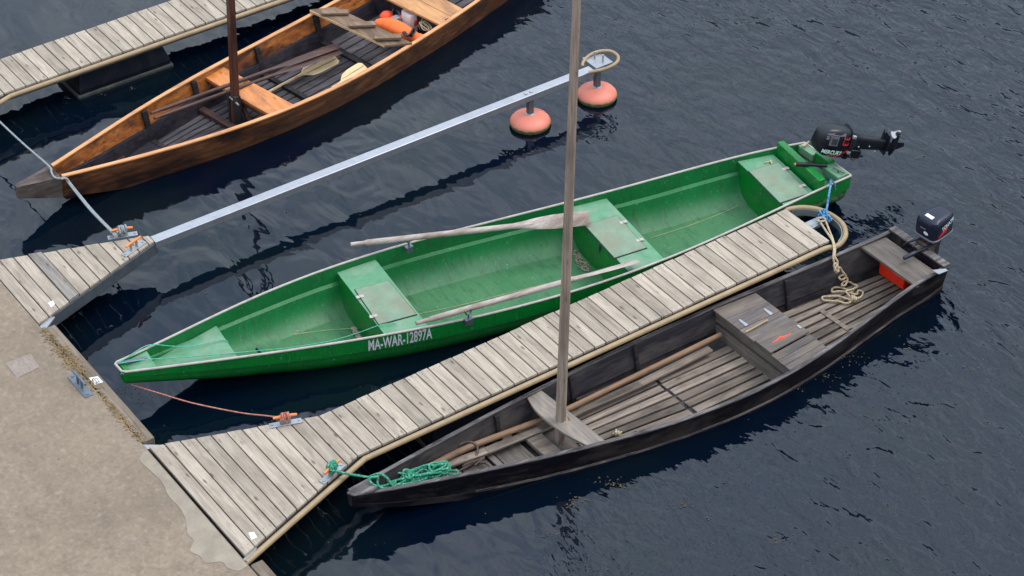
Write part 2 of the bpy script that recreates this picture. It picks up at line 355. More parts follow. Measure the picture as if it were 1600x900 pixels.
def concrete():
    m, nt, b = newmat('worn_concrete')
    v = coords(nt, (1, 1, 1), False)
    big = noise(nt, v, .9, 7, .6, .3); mid = noise(nt, v, 6, 8, .7); fine = noise(nt, v, 90, 4, .7)
    c = ramp(nt, big, [(.3, (0.1544, 0.111, 0.07551)), (.7, (0.2211, 0.1631, 0.1119))])
    c = mix(nt, ramp(nt, mid, [(.35, .55), (.5, 0)]), c, (0.1251, 0.08887, 0.05873))
    blot = noise(nt, v, 13, 5, .7, .4)
    c = mix(nt, ramp(nt, blot, [(.30, .55), (.50, 0)]), c, (.115, .088, .064)); c = mix(nt, ramp(nt, blot, [(.54, 0), (.72, .40)]), c, (.30, .25, .20))
    grit = noise(nt, v, 26, 7, .75)
    c = mix(nt, ramp(nt, grit, [(.34, .32), (.48, 0)]), c, (0.1066, 0.07483, 0.05069))
    c = mix(nt, ramp(nt, grit, [(.54, 0), (.68, .25)]), c, (0.2781, 0.2164, 0.1616))
    c = mix(nt, ramp(nt, fine, [(.62, 0), (.78, .3)]), c, (0.3087, 0.2361, 0.1678))
    c = mix(nt, ramp(nt, fine, [(.22, .6), (.36, 0)]), c, (0.07509, 0.05415, 0.03636))
    spots = noise(nt, v, 15, 2, .5)
    c = mix(nt, ramp(nt, spots, [(.70, 0), (.76, .65)]), c, (0.08343, 0.05901, 0.03916))
    nt.links.new(c, b.inputs['Base Color']); b.inputs['Roughness'].default_value = .9
    bump(nt, b, mix(nt, .5, mid, fine), .5, .006)
    return m
M['concrete'] = concrete()
M['cement'] = plain('pale_cement', (0.2292, 0.1847, 0.137), .9, 0, .16, 7, (0.1672, 0.1323, 0.09678), .7, 4, .3)
M['hatch'] = plain('grey_inset_plate', (0.198, 0.152, 0.1221), .8, 0, .25, 30, (0.27, 0.2052, 0.1617), .6, 12, .5)

def water():
    m, nt, b = newmat('dark_water')
    tc = nt.nodes.new('ShaderNodeTexCoord'); P = tc.outputs['Object']
    sep = nt.nodes.new('ShaderNodeSeparateXYZ'); nt.links.new(P, sep.inputs[0])
    def mth(op, a, c=None):
        n = N(nt, 'ShaderNodeMath', operation=op)
        for i, x in enumerate((a, c)):
            if x is None: continue
            if isinstance(x, bpy.types.NodeSocket): nt.links.new(x, n.inputs[i])
            else: n.inputs[i].default_value = x
        return n.outputs[0]
    def smooth(src, lo, hi):
        n = N(nt, 'ShaderNodeMapRange'); n.interpolation_type = 'SMOOTHSTEP'
        n.inputs[1].default_value = lo; n.inputs[2].default_value = hi; nt.links.new(src, n.inputs[0]); return n.outputs[0]
    X, Y = sep.outputs[0], sep.outputs[1]
    # the open water ripples, the basin between the jetties lies calm
    openw = mth('MAXIMUM', smooth(Y, 4.0, 11.0), smooth(mth('ADD', X, mth('MULTIPLY', Y, .25)), 1.3, 4.0))
    def mapped(rot, sc):
        mp = nt.nodes.new('ShaderNodeMapping'); mp.inputs['Rotation'].default_value = (0, 0, R(rot)); mp.inputs['Scale'].default_value = sc
        nt.links.new(P, mp.inputs[0]); return mp.outputs[0]
    n1 = noise(nt, mapped(25, (1.0, 1.7, 1)), 1.15, 2.5, .45, .5)      # long lazy swell
    n2 = noise(nt, mapped(35, (1.0, 1.9, 1)), 2.1, 2.5, .5, .5)          # wavelets
    n3 = noise(nt, mapped(48, (1.0, 2.2, 1)), 5.0, 2, .5, .4)          # fine ripples
    gust = mth('ADD', mth('MULTIPLY', smooth(noise(nt, mapped(30, (1, 1.6, 1)), .22, 3, .5, .3), .34, .64), .75), .75)      # gusts roughen some stretches more than others
    openw = mth('MULTIPLY', mth('MULTIPLY', openw, gust), mth('ADD', .90, mth('MULTIPLY', smooth(Y, 6.0, 13.0), .42)))
    h = mth('MULTIPLY', n1, .034)
    h = mth('ADD', h, mth('MULTIPLY', n2, mth('ADD', mth('MULTIPLY', openw, .072), .0026)))
    h = mth('ADD', h, mth('MULTIPLY', n3, mth('MULTIPLY', openw, .016)))
    bp = N(nt, 'ShaderNodeBump', Strength=1.0, Distance=1.0)
    nt.links.new(h, bp.inputs['Height']); nt.links.new(bp.outputs[0], b.inputs['Normal'])
    body = noise(nt, P, .45, 4, .55)
    nt.links.new(ramp(nt, body, [(.40, (.0004, .0024, .0078)), (.66, (.0018, .0050, .0068))]), b.inputs['Base Color'])
    b.inputs['Roughness'].default_value = .03; b.inputs['IOR'].default_value = 1.40
    return m
M['water'] = water()

# ------------------------------------------------------------------ hull tables (Y, X far gunwale, X near gunwale, Z gunwale)
GREEN = [(-1.340,-2.666,-2.464,0.538),(-1.020,-2.701,-2.345,0.519),(-0.700,-2.744,-2.226,0.503),(-0.380,-2.790,-2.107,0.487),(-0.060,-2.832,-1.990,0.473),(0.260,-2.868,-1.874,0.459),(0.580,-2.893,-1.760,0.448),(0.900,-2.905,-1.650,0.437),(1.220,-2.905,-1.544,0.428),(1.540,-2.891,-1.443,0.420),(1.860,-2.865,-1.347,0.413),(2.180,-2.827,-1.258,0.408),(2.500,-2.778,-1.177,0.404),(2.820,-2.721,-1.104,0.401),(3.140,-2.657,-1.039,0.399),(3.460,-2.588,-0.983,0.399),(3.780,-2.517,-0.935,0.400),(4.100,-2.444,-0.897,0.403),(4.420,-2.372,-0.867,0.406),(4.740,-2.300,-0.845,0.411),(5.060,-2.230,-0.830,0.417),(5.380,-2.161,-0.822,0.425),(5.700,-2.092,-0.817,0.433),(6.020,-2.020,-0.816,0.443),(6.340,-1.942,-0.814,0.455),(6.660,-1.855,-0.811,0.467),(6.980,-1.751,-0.802,0.481),(7.300,-1.624,-0.784,0.496)]
BLACK = [(-0.360,0.365,0.461,0.430),(-0.084,0.323,0.552,0.410),(0.192,0.282,0.636,0.392),(0.468,0.244,0.714,0.376),(0.744,0.207,0.790,0.361),(1.020,0.172,0.864,0.347),(1.296,0.140,0.937,0.335),(1.571,0.110,1.009,0.324),(1.847,0.084,1.079,0.315),(2.123,0.061,1.146,0.307),(2.399,0.042,1.209,0.301),(2.675,0.026,1.267,0.296),(2.951,0.014,1.319,0.292),(3.227,0.007,1.362,0.290),(3.503,0.003,1.396,0.290),(3.779,0.004,1.419,0.291),(4.055,0.009,1.431,0.293),(4.331,0.018,1.430,0.297),(4.607,0.030,1.418,0.303),(4.883,0.046,1.394,0.310),(5.159,0.065,1.360,0.318),(5.434,0.086,1.317,0.328),(5.710,0.109,1.269,0.339),(5.986,0.133,1.220,0.352),(6.262,0.157,1.173,0.366),(6.538,0.180,1.135,0.382),(6.814,0.200,1.113,0.399),(7.090,0.217,1.116,0.418)]
ORANGE = [(-0.775,-6.310,-6.261,0.498),(-0.492,-6.395,-6.216,0.481),(-0.209,-6.496,-6.176,0.465),(0.074,-6.606,-6.140,0.451),(0.357,-6.719,-6.108,0.437),(0.639,-6.831,-6.078,0.424),(0.922,-6.940,-6.051,0.412),(1.205,-7.044,-6.029,0.401),(1.488,-7.140,-6.011,0.391),(1.771,-7.230,-5.998,0.382),(2.054,-7.313,-5.992,0.375),(2.337,-7.390,-5.993,0.368),(2.620,-7.461,-6.002,0.362),(2.903,-7.529,-6.020,0.358),(3.186,-7.593,-6.048,0.354),(3.468,-7.657,-6.085,0.351),(3.751,-7.719,-6.133,0.350),(4.034,-7.781,-6.189,0.349),(4.317,-7.844,-6.254,0.350),(4.600,-7.905,-6.325,0.351),(4.850,-7.969,-6.392,0.353),(5.222,-8.052,-6.491,0.358),(5.594,-8.128,-6.597,0.365),(5.967,-8.197,-6.711,0.373),(6.339,-8.259,-6.831,0.383),(6.711,-8.315,-6.958,0.395),(7.083,-8.363,-7.092,0.408),(7.456,-8.405,-7.232,0.424),(7.828,-8.439,-7.380,0.441),(8.200,-8.467,-7.535,0.460)]

class Hull:
    """prof: (inset at full beam, share of the depth) from gunwale to chine; zb: bottom height along the boat"""
    def __init__(s, tab, prof, zb, t, skew):
        s.t = np.array(tab); s.prof = prof; s.zb = zb; s.th = t; s.skew = skew
        s.y0, s.y1 = s.t[0, 0], s.t[-1, 0]
    def g(s, Y): return [float(np.interp(Y, s.t[:, 0], s.t[:, k])) for k in (1, 2, 3)]
    def bot(s, Y): return float(np.interp(Y, [a for a, b in s.zb], [b for a, b in s.zb]))
    def sect(s, Y, inner=False):
        xf, xn, zg = s.g(Y); zb = s.bot(Y); wd = xn-xf; k = min(1, wd/.9)
        t = min(s.th, wd*.3) if inner else 0
        far, near = [], []
        for ins, d in s.prof:
            z = zg-(zg-zb)*d
            if inner: z = max(z, zb+s.th)
            i = min(ins*k+t, wd*.47)
            far.append((xf+i, Y, z)); near.append((xn-i, Y, z))
        return far+near[::-1]
    def x(s, Y, z, side, inner=True):
        """x of the hull skin at height z (side 0 far, 1 near)"""
        sec = s.sect(Y, inner); n = len(sec)//2
        pts = sec[:n] if side == 0 else sec[n:][::-1]
        zs = [p[2] for p in pts][::-1]; xs = [p[0] for p in pts][::-1]
        return float(np.interp(z, zs, xs))
    def line(s, Yc, z, pad=.004, inner=True):
        """the far and near ends of a cross line through Yc at height z, square to the boat"""
        out = []
        xm = sum(s.g(Yc)[:2])/2
        for side in (0, 1):
            Y = Yc
            for _ in range(6):
                x = s.x(Y, z, side, inner); Y = Yc+s.skew*(x-xm)
            out.append(Vector((x+(pad if side == 0 else -pad), Y, z)))
        return out
    def cross(s, mb, Y0, Y1, z0, z1, mi=0, pad=.004):
        """a slab across the boat from Y0 to Y1"""
        a0, b0 = s.line(Y0, z0, pad); a1, b1 = s.line(Y1, z0, pad); c0, d0 = s.line(Y0, z1, pad); c1, d1 = s.line(Y1, z1, pad)
        return mb.hexa([a0, b0, b1, a1], [c0, d0, d1, c1], mi)
    def mesh(s, mo, mi_, name, mats, parent, n=70):
        mb = MB(); Ys = np.linspace(s.y0, s.y1, n); k = len(s.prof)*2
        vs = []
        for Y in Ys: vs += s.sect(Y)
        Yi = np.linspace(s.y0+.05, s.y1-.045, n)
        for Y in Yi: vs += s.sect(Y, True)
        fs, ms = [], []
        o = n*k
        for i in range(n-1):
            for j in range(k-1):
                sg = min(j, k-2-j)
                fs.append((i*k+j, i*k+j+1, (i+1)*k+j+1, (i+1)*k+j)); ms.append(mo[sg])
                fs.append((o+i*k+j, o+(i+1)*k+j, o+(i+1)*k+j+1, o+i*k+j+1)); ms.append(mi_[sg])
            for j in (0, k-1):
                fs.append((i*k+j, (i+1)*k+j, o+(i+1)*k+j, o+i*k+j)); ms.append(mo[0])
        fs.append(tuple(range(k))); ms.append(mo[0]); fs.append(tuple((n-1)*k+j for j in range(k))[::-1]); ms.append(mo[0])
        fs.append(tuple(o+j for j in range(k))[::-1]); ms.append(mi_[0]); fs.append(tuple(o+(n-1)*k+j for j in range(k))); ms.append(mi_[0])
        fs.append((0, o, o+k-1, k-1)); ms.append(mo[0]); fs.append(((n-1)*k, n*k-1, o+n*k-1, o+(n-1)*k)); ms.append(mo[0])
        mb.add(vs, fs, ms)
        return mb.build(name, mats, parent, smooth=28)
    def gunwale(s, r, dz=0, out=0, n=60, both=True):
        far = []; near = []
        for Y in np.linspace(s.y0, s.y1, n):
            xf, xn, zg = s.g(Y); far.append((xf-out, Y, zg+dz)); near.append((xn+out, Y, zg+dz))
        return far, near
    def waterline(s, inset):
        far, near = [], []
        for Y in np.linspace(s.y0+.03, s.y1-.02, 60):
            if s.bot(Y) < -.005:
                far.append((s.x(Y, 0, 0, False)+inset, Y)); near.append((s.x(Y, 0, 1, False)-inset, Y))
        return near+far[::-1]

HG = Hull(GREEN, [(0, 0), (.004, .14), (.010, .36), (.045, .41), (.062, .54), (.095, .70), (.16, .86), (.25, .96), (.36, 1.0)],
          [(-1.34, .33), (-.9, .22), (-.2, .05), (.6, -.07), (1.6, -.14), (5.5, -.15), (7.3, -.02)], .018, -.13)
HB = Hull(BLACK, [(0, 0), (.03, .36), (.062, .72), (.050, .74), (.075, 1.0)],
          [(-.36, .28), (.1, .13), (.8, -.02), (1.6, -.10), (6.85, -.10), (7.09, .01)], .03, .02)
HO = Hull(ORANGE, [(0, 0), (.035, .32), (.062, .60), (.066, .62), (.10, 1.0)],
          [(-.775, .34), (-.3, .18), (.4, .02), (1.2, -.08), (5.5, -.09), (8.2, .08)], .03, .18)

# ------------------------------------------------------------------ SETTING: water and quay
def cdt_sheet():
    outer = [(-400, -400), (400, -400), (400, 400), (-400, 400)]
    polys = [h.waterline(.006) for h in (HG, HB, HO)]
    co, edges = [Vector(p) for p in outer], [(0, 1), (1, 2), (2, 3), (3, 0)]
    for p in polys:
        n = len(co); co += [Vector(q) for q in p]; edges += [(n+i, n+(i+1) % len(p)) for i in range(len(p))]
    v, e, f, *_ = delaunay_2d_cdt(co, edges, [], 0, 1e-6)
    def inside(pt, poly):
        c = False
        for i in range(len(poly)):
            x1, y1 = poly[i]; x2, y2 = poly[i-1]
            if (y1 > pt.y) != (y2 > pt.y) and pt.x < (x2-x1)*(pt.y-y1)/(y2-y1)+x1: c = not c
        return c
    keep = []
    for t in f:
        m = (v[t[0]]+v[t[1]]+v[t[2]])/3
        if not any(inside(m, p) for p in polys): keep.append(tuple(t))
    return [(p.x, p.y, 0) for p in v], keep
mb = MB(); mb.add(*cdt_sheet())
tag(mb.build('water', M['water'], smooth=0), kind='structure')

rr = random.Random(17); top = []
for i in range(90):
    a = R(60+i*1.6); top.append((math.cos(a)*110, math.sin(a)*110, 11+4*math.sin(i*.31)+rr.uniform(-2, 2)))
mb = MB(); nb = len(top)
mb.add([(x*.86, y*.86, -1) for x, y, z in top]+[(x*.92, y*.92, z*.6) for x, y, z in top]+[(x, y, z) for x, y, z in top]+[(x*1.3, y*1.3, z*.7) for x, y, z in top],
       [(r*nb+i, r*nb+i+1, (r+1)*nb+i+1, (r+1)*nb+i) for r in range(3) for i in range(nb-1)])
tag(mb.build('hills', M['bank'], smooth=0), kind='structure')
mb = MB(); mb.box(-60, 60, -60, -1.70, -3, DECK)
tag(mb.build('quay', M['concrete'], smooth=0, bevel=.012), kind='structure')
# pale cement smear beside the jetty foot
sm = [(75,280),(60,320),(110,370),(170,430),(205,500),(260,560),(290,620),(300,690),(330,725),(312,775),(360,800),(390,835),(470,830),(500,860),(555,875),(592,855)]
poly = [at(200+x/3.214, 620+y/3.214, DECK) for x, y in sm]
poly = curve(poly, 5)
poly = [(p.x, min(p.y, -1.715)) for p in poly]+[(poly[-1].x, -1.715), (poly[0].x, -1.715)]
mb = MB(); mb.add([(x, y, DECK+.004) for x, y in poly], [tuple(range(len(poly)))])
tag(mb.build('cement_patch', M['cement'], smooth=0), kind='structure')
mb = MB(); q = [at(x, y, DECK) for x, y in ((8,568),(48,553),(62,574),(27,591))]
mb.add([(p.x, p.y, DECK+.004) for p in q], [(0, 1, 2, 3)])
tag(mb.build('paving_patch', M['hatch'], smooth=0), kind='structure')

# ------------------------------------------------------------------ timber edge beams on the quay
def timber(x0, x1, label):
    mb = MB(); mb.box(x0, x1, -1.685, -1.55, .16, DECK-.005)
    return tag(mb.build('timber_beam', M['timber'], bevel=.012), label, 'timber', 'timber edge beams bolted along the quay')
tb = timber(-3.735, -1.452, 'worn brown timber beam on the quay edge between the two near jetties')
timber(.74, 5.0, 'weathered timber beam end on the quay edge at the bottom of the photo')
timber(-8.3, -5.3, 'timber beam on the quay edge left of the galvanised mooring boom')

# number plates
def plate(corners, z, label, name='number_plate'):
    q = [at(x, y, z) for x, y in corners]
    c = sum(q, Vector())/4
    t = thing(name, (c.x, c.y, z), label, 'plate')
    mb = MB(); mb.prism([(p.x, p.y) for p in q], z+.001, z+.006)
    mb.build('panel', M['label'], t)
    return t, q
pt, q = plate(((139,591),(153,588.5),(161,597.5),(148,602)), DECK-.005, 'small white number plate screwed to the worn timber beam beside the quay cleat')
def on_quad(vs, q, z, u0, u1, v0, v1):
    us = [v[0] for v in vs]; ws = [v[1] for v in vs]; a, b_, c, d = min(us), max(us), min(ws), max(ws)
    out = []
    for v in vs:
        s_ = u0+(u1-u0)*(v[0]-a)/(b_-a); t_ = v0+(v1-v0)*(v[1]-c)/(d-c)
        p = (q[3]*(1-s_)+q[2]*s_)*(1-t_)+(q[0]*(1-s_)+q[1]*s_)*t_
        out.append((p.x, p.y, z))
    return out
vs, fs = text_mesh('32', .1, extrude=0)
MB().add(on_quad(vs, q, DECK+.0035, .28, .78, .2, .82), fs).build('numeral', M['ink'], pt, smooth=0)
plate(((388,833),(397,831.5),(402,840),(393,844)), DECK, 'small white plate on the first planks at the foot of the main jetty', 'small_plate')
plate(((75,474),(83,470),(86,476),(80,481)), DECK, 'small pale plate on the planks at the foot of the mooring boom', 'small_plate')

# dry grass in the joint behind the timber beam
mb = MB(); rnd = random.Random(3)
for i in range(900):
    t = rnd.random(); x = -3.72+2.3*t
    dens = .25+1.0*math.exp(-((x+3.15)/.42)**2)+.35*math.exp(-((x+1.95)/.3)**2)
    if rnd.random() > dens: continue
    y = -1.70+rnd.gauss(0, .014+.028*math.exp(-((x+3.15)/.4)**2)); a = rnd.uniform(0, 6.28); L = rnd.uniform(.02, .07); wd = rnd.uniform(.003, .008)
    d = Vector((math.cos(a), math.sin(a), 0)); nrm = Vector((-d.y, d.x, 0))*wd; zz = rnd.uniform(.003, .03)
    p = Vector((x, y, DECK-.004)); p1 = p+d*L*.5+Vector((0, 0, zz)); p2 = p+d*L+Vector((0, 0, zz*.5))
    mb.add([p-nrm, p+nrm, p1-nrm, p1+nrm, p2], [(0, 1, 3, 2), (2, 3, 4)])
tag(mb.build('dry_grass', M['dry'], smooth=0), 'dry straw coloured grass and litter growing in the joint of the quay edge', 'grass', kind='stuff')

# ------------------------------------------------------------------ cleats
def cleat_parts(parent, c, ang, L=.34, horn=.25, metal='steel', grip='orange_grip', plate_w=.075, hz=.09):
    """base plate, two posts and a horn; stands on height c.z"""
    c = Vector(c); d = Vector((math.cos(ang), math.sin(ang), 0)); n = Vector((-d.y, d.x, 0))
    mb = MB(); mb.bar(c-d*L/2+Vector((0, 0, .006)), c+d*L/2+Vector((0, 0, .006)), plate_w, .012)
    for s in (-1, 1): mb.lathe(c+d*L*.42*s+Vector((0, 0, .012)), [(.014, 0), (.014, .008), (.006, .012)], 8)
    b = mb.build('cleat_base', M[metal], parent, bevel=.003)
    for s in (-1, 1): MB().bar(c+d*.045*s+Vector((0, 0, .012)), c+d*.045*s+Vector((0, 0, hz)), .022, .022, (1, 0, 0)).build('cleat_post', M[metal], b)
    mb = MB(); mb.tube([c-d*horn/2+Vector((0, 0, hz+.008)), c-d*horn*.3+Vector((0, 0, hz+.012)), c+d*horn*.3+Vector((0, 0, hz+.012)), c+d*horn/2+Vector((0, 0, hz+.008))], [.013, .017, .017, .013])
    mb.build('cleat_horn', M[grip], b)
    return b
ct = thing('mooring_cleat', (-2.62, -1.80, DECK), 'grey steel mooring cleat bolted to the concrete quay behind the timber beam', 'cleat')
cleat_parts(ct, (-2.62, -1.805, DECK), 0, .42, .30, 'steel_dark', 'steel_dark', .10, .11)

# ------------------------------------------------------------------ jetties
def deck_planks(segs, mb, rnd, odd=None):
    """segs: list of (Y0, Y1, xl0, xr0, xl1, xr1) planks lying along X"""
    for k_, (y0, y1, xl0, xr0, xl1, xr1) in enumerate(segs):
        dz = rnd.uniform(-.002, .002); j0 = rnd.uniform(-.006, .006); j1 = rnd.uniform(-.004, .004); sk = rnd.uniform(-.0015, .0015)
        z0, z1 = DECK-.032+dz, DECK+dz
        b = [(xl0+j0, y0+sk), (xr0+j1, y0-sk), (xr1+j1, y1-sk), (xl1+j0, y1+sk)]
        mb.hexa([(x, y, z0) for x, y in b], [(x, y, z1+(.012 if k_ == odd else 0)) for x, y in b], 2 if k_ == odd else 0)
        ym = (y0+y1)/2
        for xx in (max(xl0, xl1)+.06, min(xr0, xr1)-.06):
            for yy in (ym-.035, ym+.035):
                x_ = xx+rnd.uniform(-.008, .008)
                mb.add([(x_+.0055*math.cos(a), yy+.0055*math.sin(a), z1+.0012) for a in [k*math.pi/3 for k in range(6)]], [tuple(range(6))], 1)

def straight_jetty(xr, label, floats, cleats, seed, nplanks=42):
    rnd = random.Random(seed)
    t = thing('jetty', (xr-.37, 0, 0), label, 'jetty', 'slatted jetties running out from the quay')
    xl = xr-.754; segs = []
    P = .15; gap = .013
    for k in range(nplanks): segs.append((k*P, k*P+P-gap, xl, xr, xl, xr))
    fl = lambda Y: (xl-.592*max(0, -Y)/1.66, xr+.597*max(0, -Y)/1.66)
    for k in range(1, 12):
        y0 = -k*.1515; y1 = y0+.1515-gap
        a, b = fl(y0), fl(y1); segs.append((y0, y1, a[0], a[1], b[0], b[1]))
    mb = MB(); deck_planks(segs, mb, rnd)
    mb.build('deck', [M['deck'], M['screw']], t, smooth=0, bevel=.003, seg=1)
    Ye = nplanks*P
    # steel side rails under the planks, flared at the foot
    mb = MB()
    for sgn, xe, xf in ((1, xr, xr+.597), (-1, xl, xl-.592)):
        for (p, q) in (((xe-.035*sgn, -.01), (xe-.035*sgn, Ye)), ((xf-.035*sgn, -1.66), (xe-.035*sgn, .0))):
            mb.bar((p[0], p[1], DECK-.085), (q[0], q[1], DECK-.085), .05, .10)
    for k in range(6): mb.bar((xl+.03, .6+k*1.1, DECK-.075), (xr-.03, .6+k*1.1, DECK-.075), .06, .08)
    mb.bar((xl+.0, -.01, DECK-.075), (xr, -.01, DECK-.075), .06, .08)
    mb.bar((xl-.55, -1.62, DECK-.08), (xr+.55, -1.62, DECK-.08), .05, .09)
    mb.build('frame', M['steel_dark'], t)
    for sgn, xf in ((1, xr+.61), (-1, xl-.605)):
        mb = MB(); mb.prism([(xf, -1.69), (xf+.085*sgn, -1.69), (xf-.06*sgn, -1.50), (xf-.09*sgn, -1.53)], DECK-.05, DECK-.03)
        mb.build('gusset_plate', M['steel'], t)
    # round tan fender tube: along the near side, round the end loop
    zt = DECK-.045
    pts = [(xr+.66, -1.685, zt), (xr+.40, -.96, zt), (xr+.075, -.03, zt), (xr+.048, .07, zt)]+[(xr+.045, y, zt) for y in np.linspace(.3, Ye-.12, 14)]
    loop = [(.085, -.0), (.065, .12), (-.02, .255), (-.18, .355), (-.36, .375), (-.56, .33), (-.70, .21), (-.765, .08), (-.775, .0)]
    pts += [(xr+x, Ye+y, zt) for x, y in loop]
    pts = curve(pts, 5)
    mb = MB(); mb.tube(pts, .031, 12); mb.build('fender_tube', M['hose'], t)
    mb = MB()
    inner = curve([(xr+x*.93-.03, Ye+y*.93-.01, DECK-.09) for x, y in loop[1:-1]], 5)
    for i in range(len(inner)-1): mb.bar(inner[i], inner[i+1], .008, .09)
    mb.build('loop_band', M['steel'], t, smooth=0)
    mb = MB(); mb.bar((xr-.40, Ye-.05, DECK-.05), (xr-.40, Ye+.345, DECK-.05), .13, .012); mb.bar((xr-.40, Ye-.05, DECK-.085), (xr-.40, Ye+.34, DECK-.085), .06, .06)
    for yy in (.06, .14, .27): mb.lathe((xr-.37, Ye+yy, DECK-.044), [(.013, 0), (.013, .01), (.004, .012)], 8)
    mb.build('mooring_bracket', M['steel'], t)
    for (y0, y1) in floats:
        mb = MB()
        r = []
        for z, i in ((-.3, .05), (.02, .02), (.05, 0), (.10, 0), (.28, .06), (.32, .08)):
            r.append([(xl-.02+i, y0+i, z), (xr+.0-i, y0+i, z), (xr+.0-i, y1-i, z), (xl-.02+i, y1-i, z)])
        mb.loft(r)
        f = mb.build('float', M['float'], t, smooth=0, bevel=.03)
        mb = MB(); mb.box(xl-.045, xr+.022, y0-.022, y1+.022, -.05, .045); mb.build('float_rim', M['float_edge'], f, bevel=.02)
    for (c, a) in cleats: cleat_parts(t, c, a)
    return t
fa = math.atan2(1.66, -.597); fb = math.atan2(1.66, .592)
jm = straight_jetty(0, 'long weathered grey plank jetty between the green boat and the black boat', [(.9, 2.1), (4.4, 5.6)],
                    [((-.845, -.35, DECK+.002), fb), ((.095, -.36, DECK+.002), fa)], 11)
straight_jetty(-8.26, 'weathered plank jetty on a black float behind the varnished brown boat', [(.98, 2.30), (4.9, 6.0)], [], 12)

# mooring boom: wedge of planks, a long galvanised beam, a fender ring at its tip
bt = thing('mooring_boom', (-4.45, 0, 0), 'galvanised mooring boom with a wedge shaped plank foot and a long bare steel beam', 'mooring boom')
rnd = random.Random(5); mb = MB(); segs = []
for k in range(12):
    y0 = -1.69+k*.1515; y1 = min(y0+.1385, .045)
    if y1 <= y0+.02: continue
    f = lambda Y: (-5.20+(Y+1.69)*(.62/1.735), -3.845-(Y+1.69)*(.60/1.735))
    a, b = f(y0), f(y1); segs.append((y0, y1, a[0], a[1], b[0], b[1]))
deck_planks(segs, mb, rnd, 3)
mb.build('deck', [M['deck'], M['screw'], M['oldplank']], bt, smooth=0, bevel=.003, seg=1)
mb = MB()
mb.bar((-3.86, -1.67, DECK-.105), (-4.46, .08, DECK-.105), .04, .14); mb.bar((-5.16, -1.67, DECK-.105), (-4.57, .08, DECK-.105), .04, .14)
mb.bar((-5.1, -1.6, DECK-.08), (-3.9, -1.6, DECK-.08), .05, .08)
mb.build('frame', M['steel_dark'], bt)
mb = MB(); mb.prism([(-3.83, -1.69), (-3.72, -1.69), (-3.88, -1.48), (-3.91, -1.52)], DECK-.05, DECK-.03); mb.build('gusset_plate', M['steel'], bt)
mb = MB(); mb.hexa([(-4.55, .05, .36), (-4.415, .05, .36), (-4.415, 6.25, .375), (-4.545, 6.25, .375)], [(-4.55, .05, DECK), (-4.415, .05, DECK), (-4.415, 6.25, DECK), (-4.545, 6.25, DECK)])
for yy in (5.24, 5.32): mb.lathe((-4.48, yy, DECK), [(.024, 0), (.024, .014), (.008, .02)], 8)
mb.build('beam', M['beam'], bt, bevel=.008)
mb = MB(); mb.box(-4.72, -4.42, 6.28, 6.54, DECK+.002, DECK+.014)
for (x, y) in ((-4.62, 6.40), (-4.50, 6.44)): mb.lathe((x, y, DECK+.014), [(.012, 0), (.012, .10), (.004, .105)], 8)
mb.build('end_plate', M['steel'], bt)
rg = [(910,104,.45),(912,96,.47),(922,86,.49),(938,80,.5),(955,80.5,.5),(965.5,88,.5),(964,97,.5),(952,105,.5),(936,110,.49),(920,113,.48)]
mb = MB(); mb.tube(curve([at(*p) for p in rg], 6), .022, 10); mb.build('fender_ring', M['hose'], bt)
cleat_parts(bt, (-4.735, -.20, DECK+.002), math.atan2(1.735, .62)); cleat_parts(bt, (-4.44, -.21, DECK+.002), math.atan2(1.735, -.60))

# buoys under the boom
def buoy(loc, label):
    t = thing('buoy', loc, label, 'buoy', 'salmon buoys carrying the mooring boom')
    mb = MB(); mb.lathe((0, 0, 0), [(.02, -.16), (.16, -.10), (.235, -.02), (.262, .03), (.268, .052), (.262, .075), (.235, .108), (.19, .137), (.13, .158), (.06, .168), (.01, .17)], 40)
    mb.build('float', M['buoy'], t, local=True)
    mb = MB(); rr = random.Random(2); prof = []
    mb.loft([[(r*(1+rr.uniform(-.015, .02))*math.cos(2*math.pi*j/48), r*(1+rr.uniform(-.015, .02))*math.sin(2*math.pi*j/48), z+rr.uniform(-.005, .005)) for j in range(48)] for r, z in ((.20, -.07), (.25, -.015), (.268, .02), (.274, .040), (.270, .052), (.255, .058))])
    mb.build('algae_rim', M['weed'], t, local=True)
    mb = MB(); mb.lathe((0, 0, .165), [(.062, -.004), (.062, .006), (.05, .012)], 20); c = mb.build('collar', M['steel'], t, local=True)
    mb = MB(); mb.box(-.035, .035, -.035, .035, .16, .40); mb.build('post', M['steel_dark'], t, local=True)
    return t
b1 = buoy((-4.46, 5.29, 0), 'salmon pink buoy hanging halfway along the bare steel beam of the mooring boom')
b2 = b1.copy(); COL.objects.link(b2); b2.location = (-4.47, 6.33, 0)
b2['label'] = 'salmon pink buoy below the fender ring at the outer tip of the boom'
b1.scale = b2.scale = (.95, .95, .97)
for ch in list(b1.children):
    c = ch.copy(); COL.objects.link(c); c.parent = b2

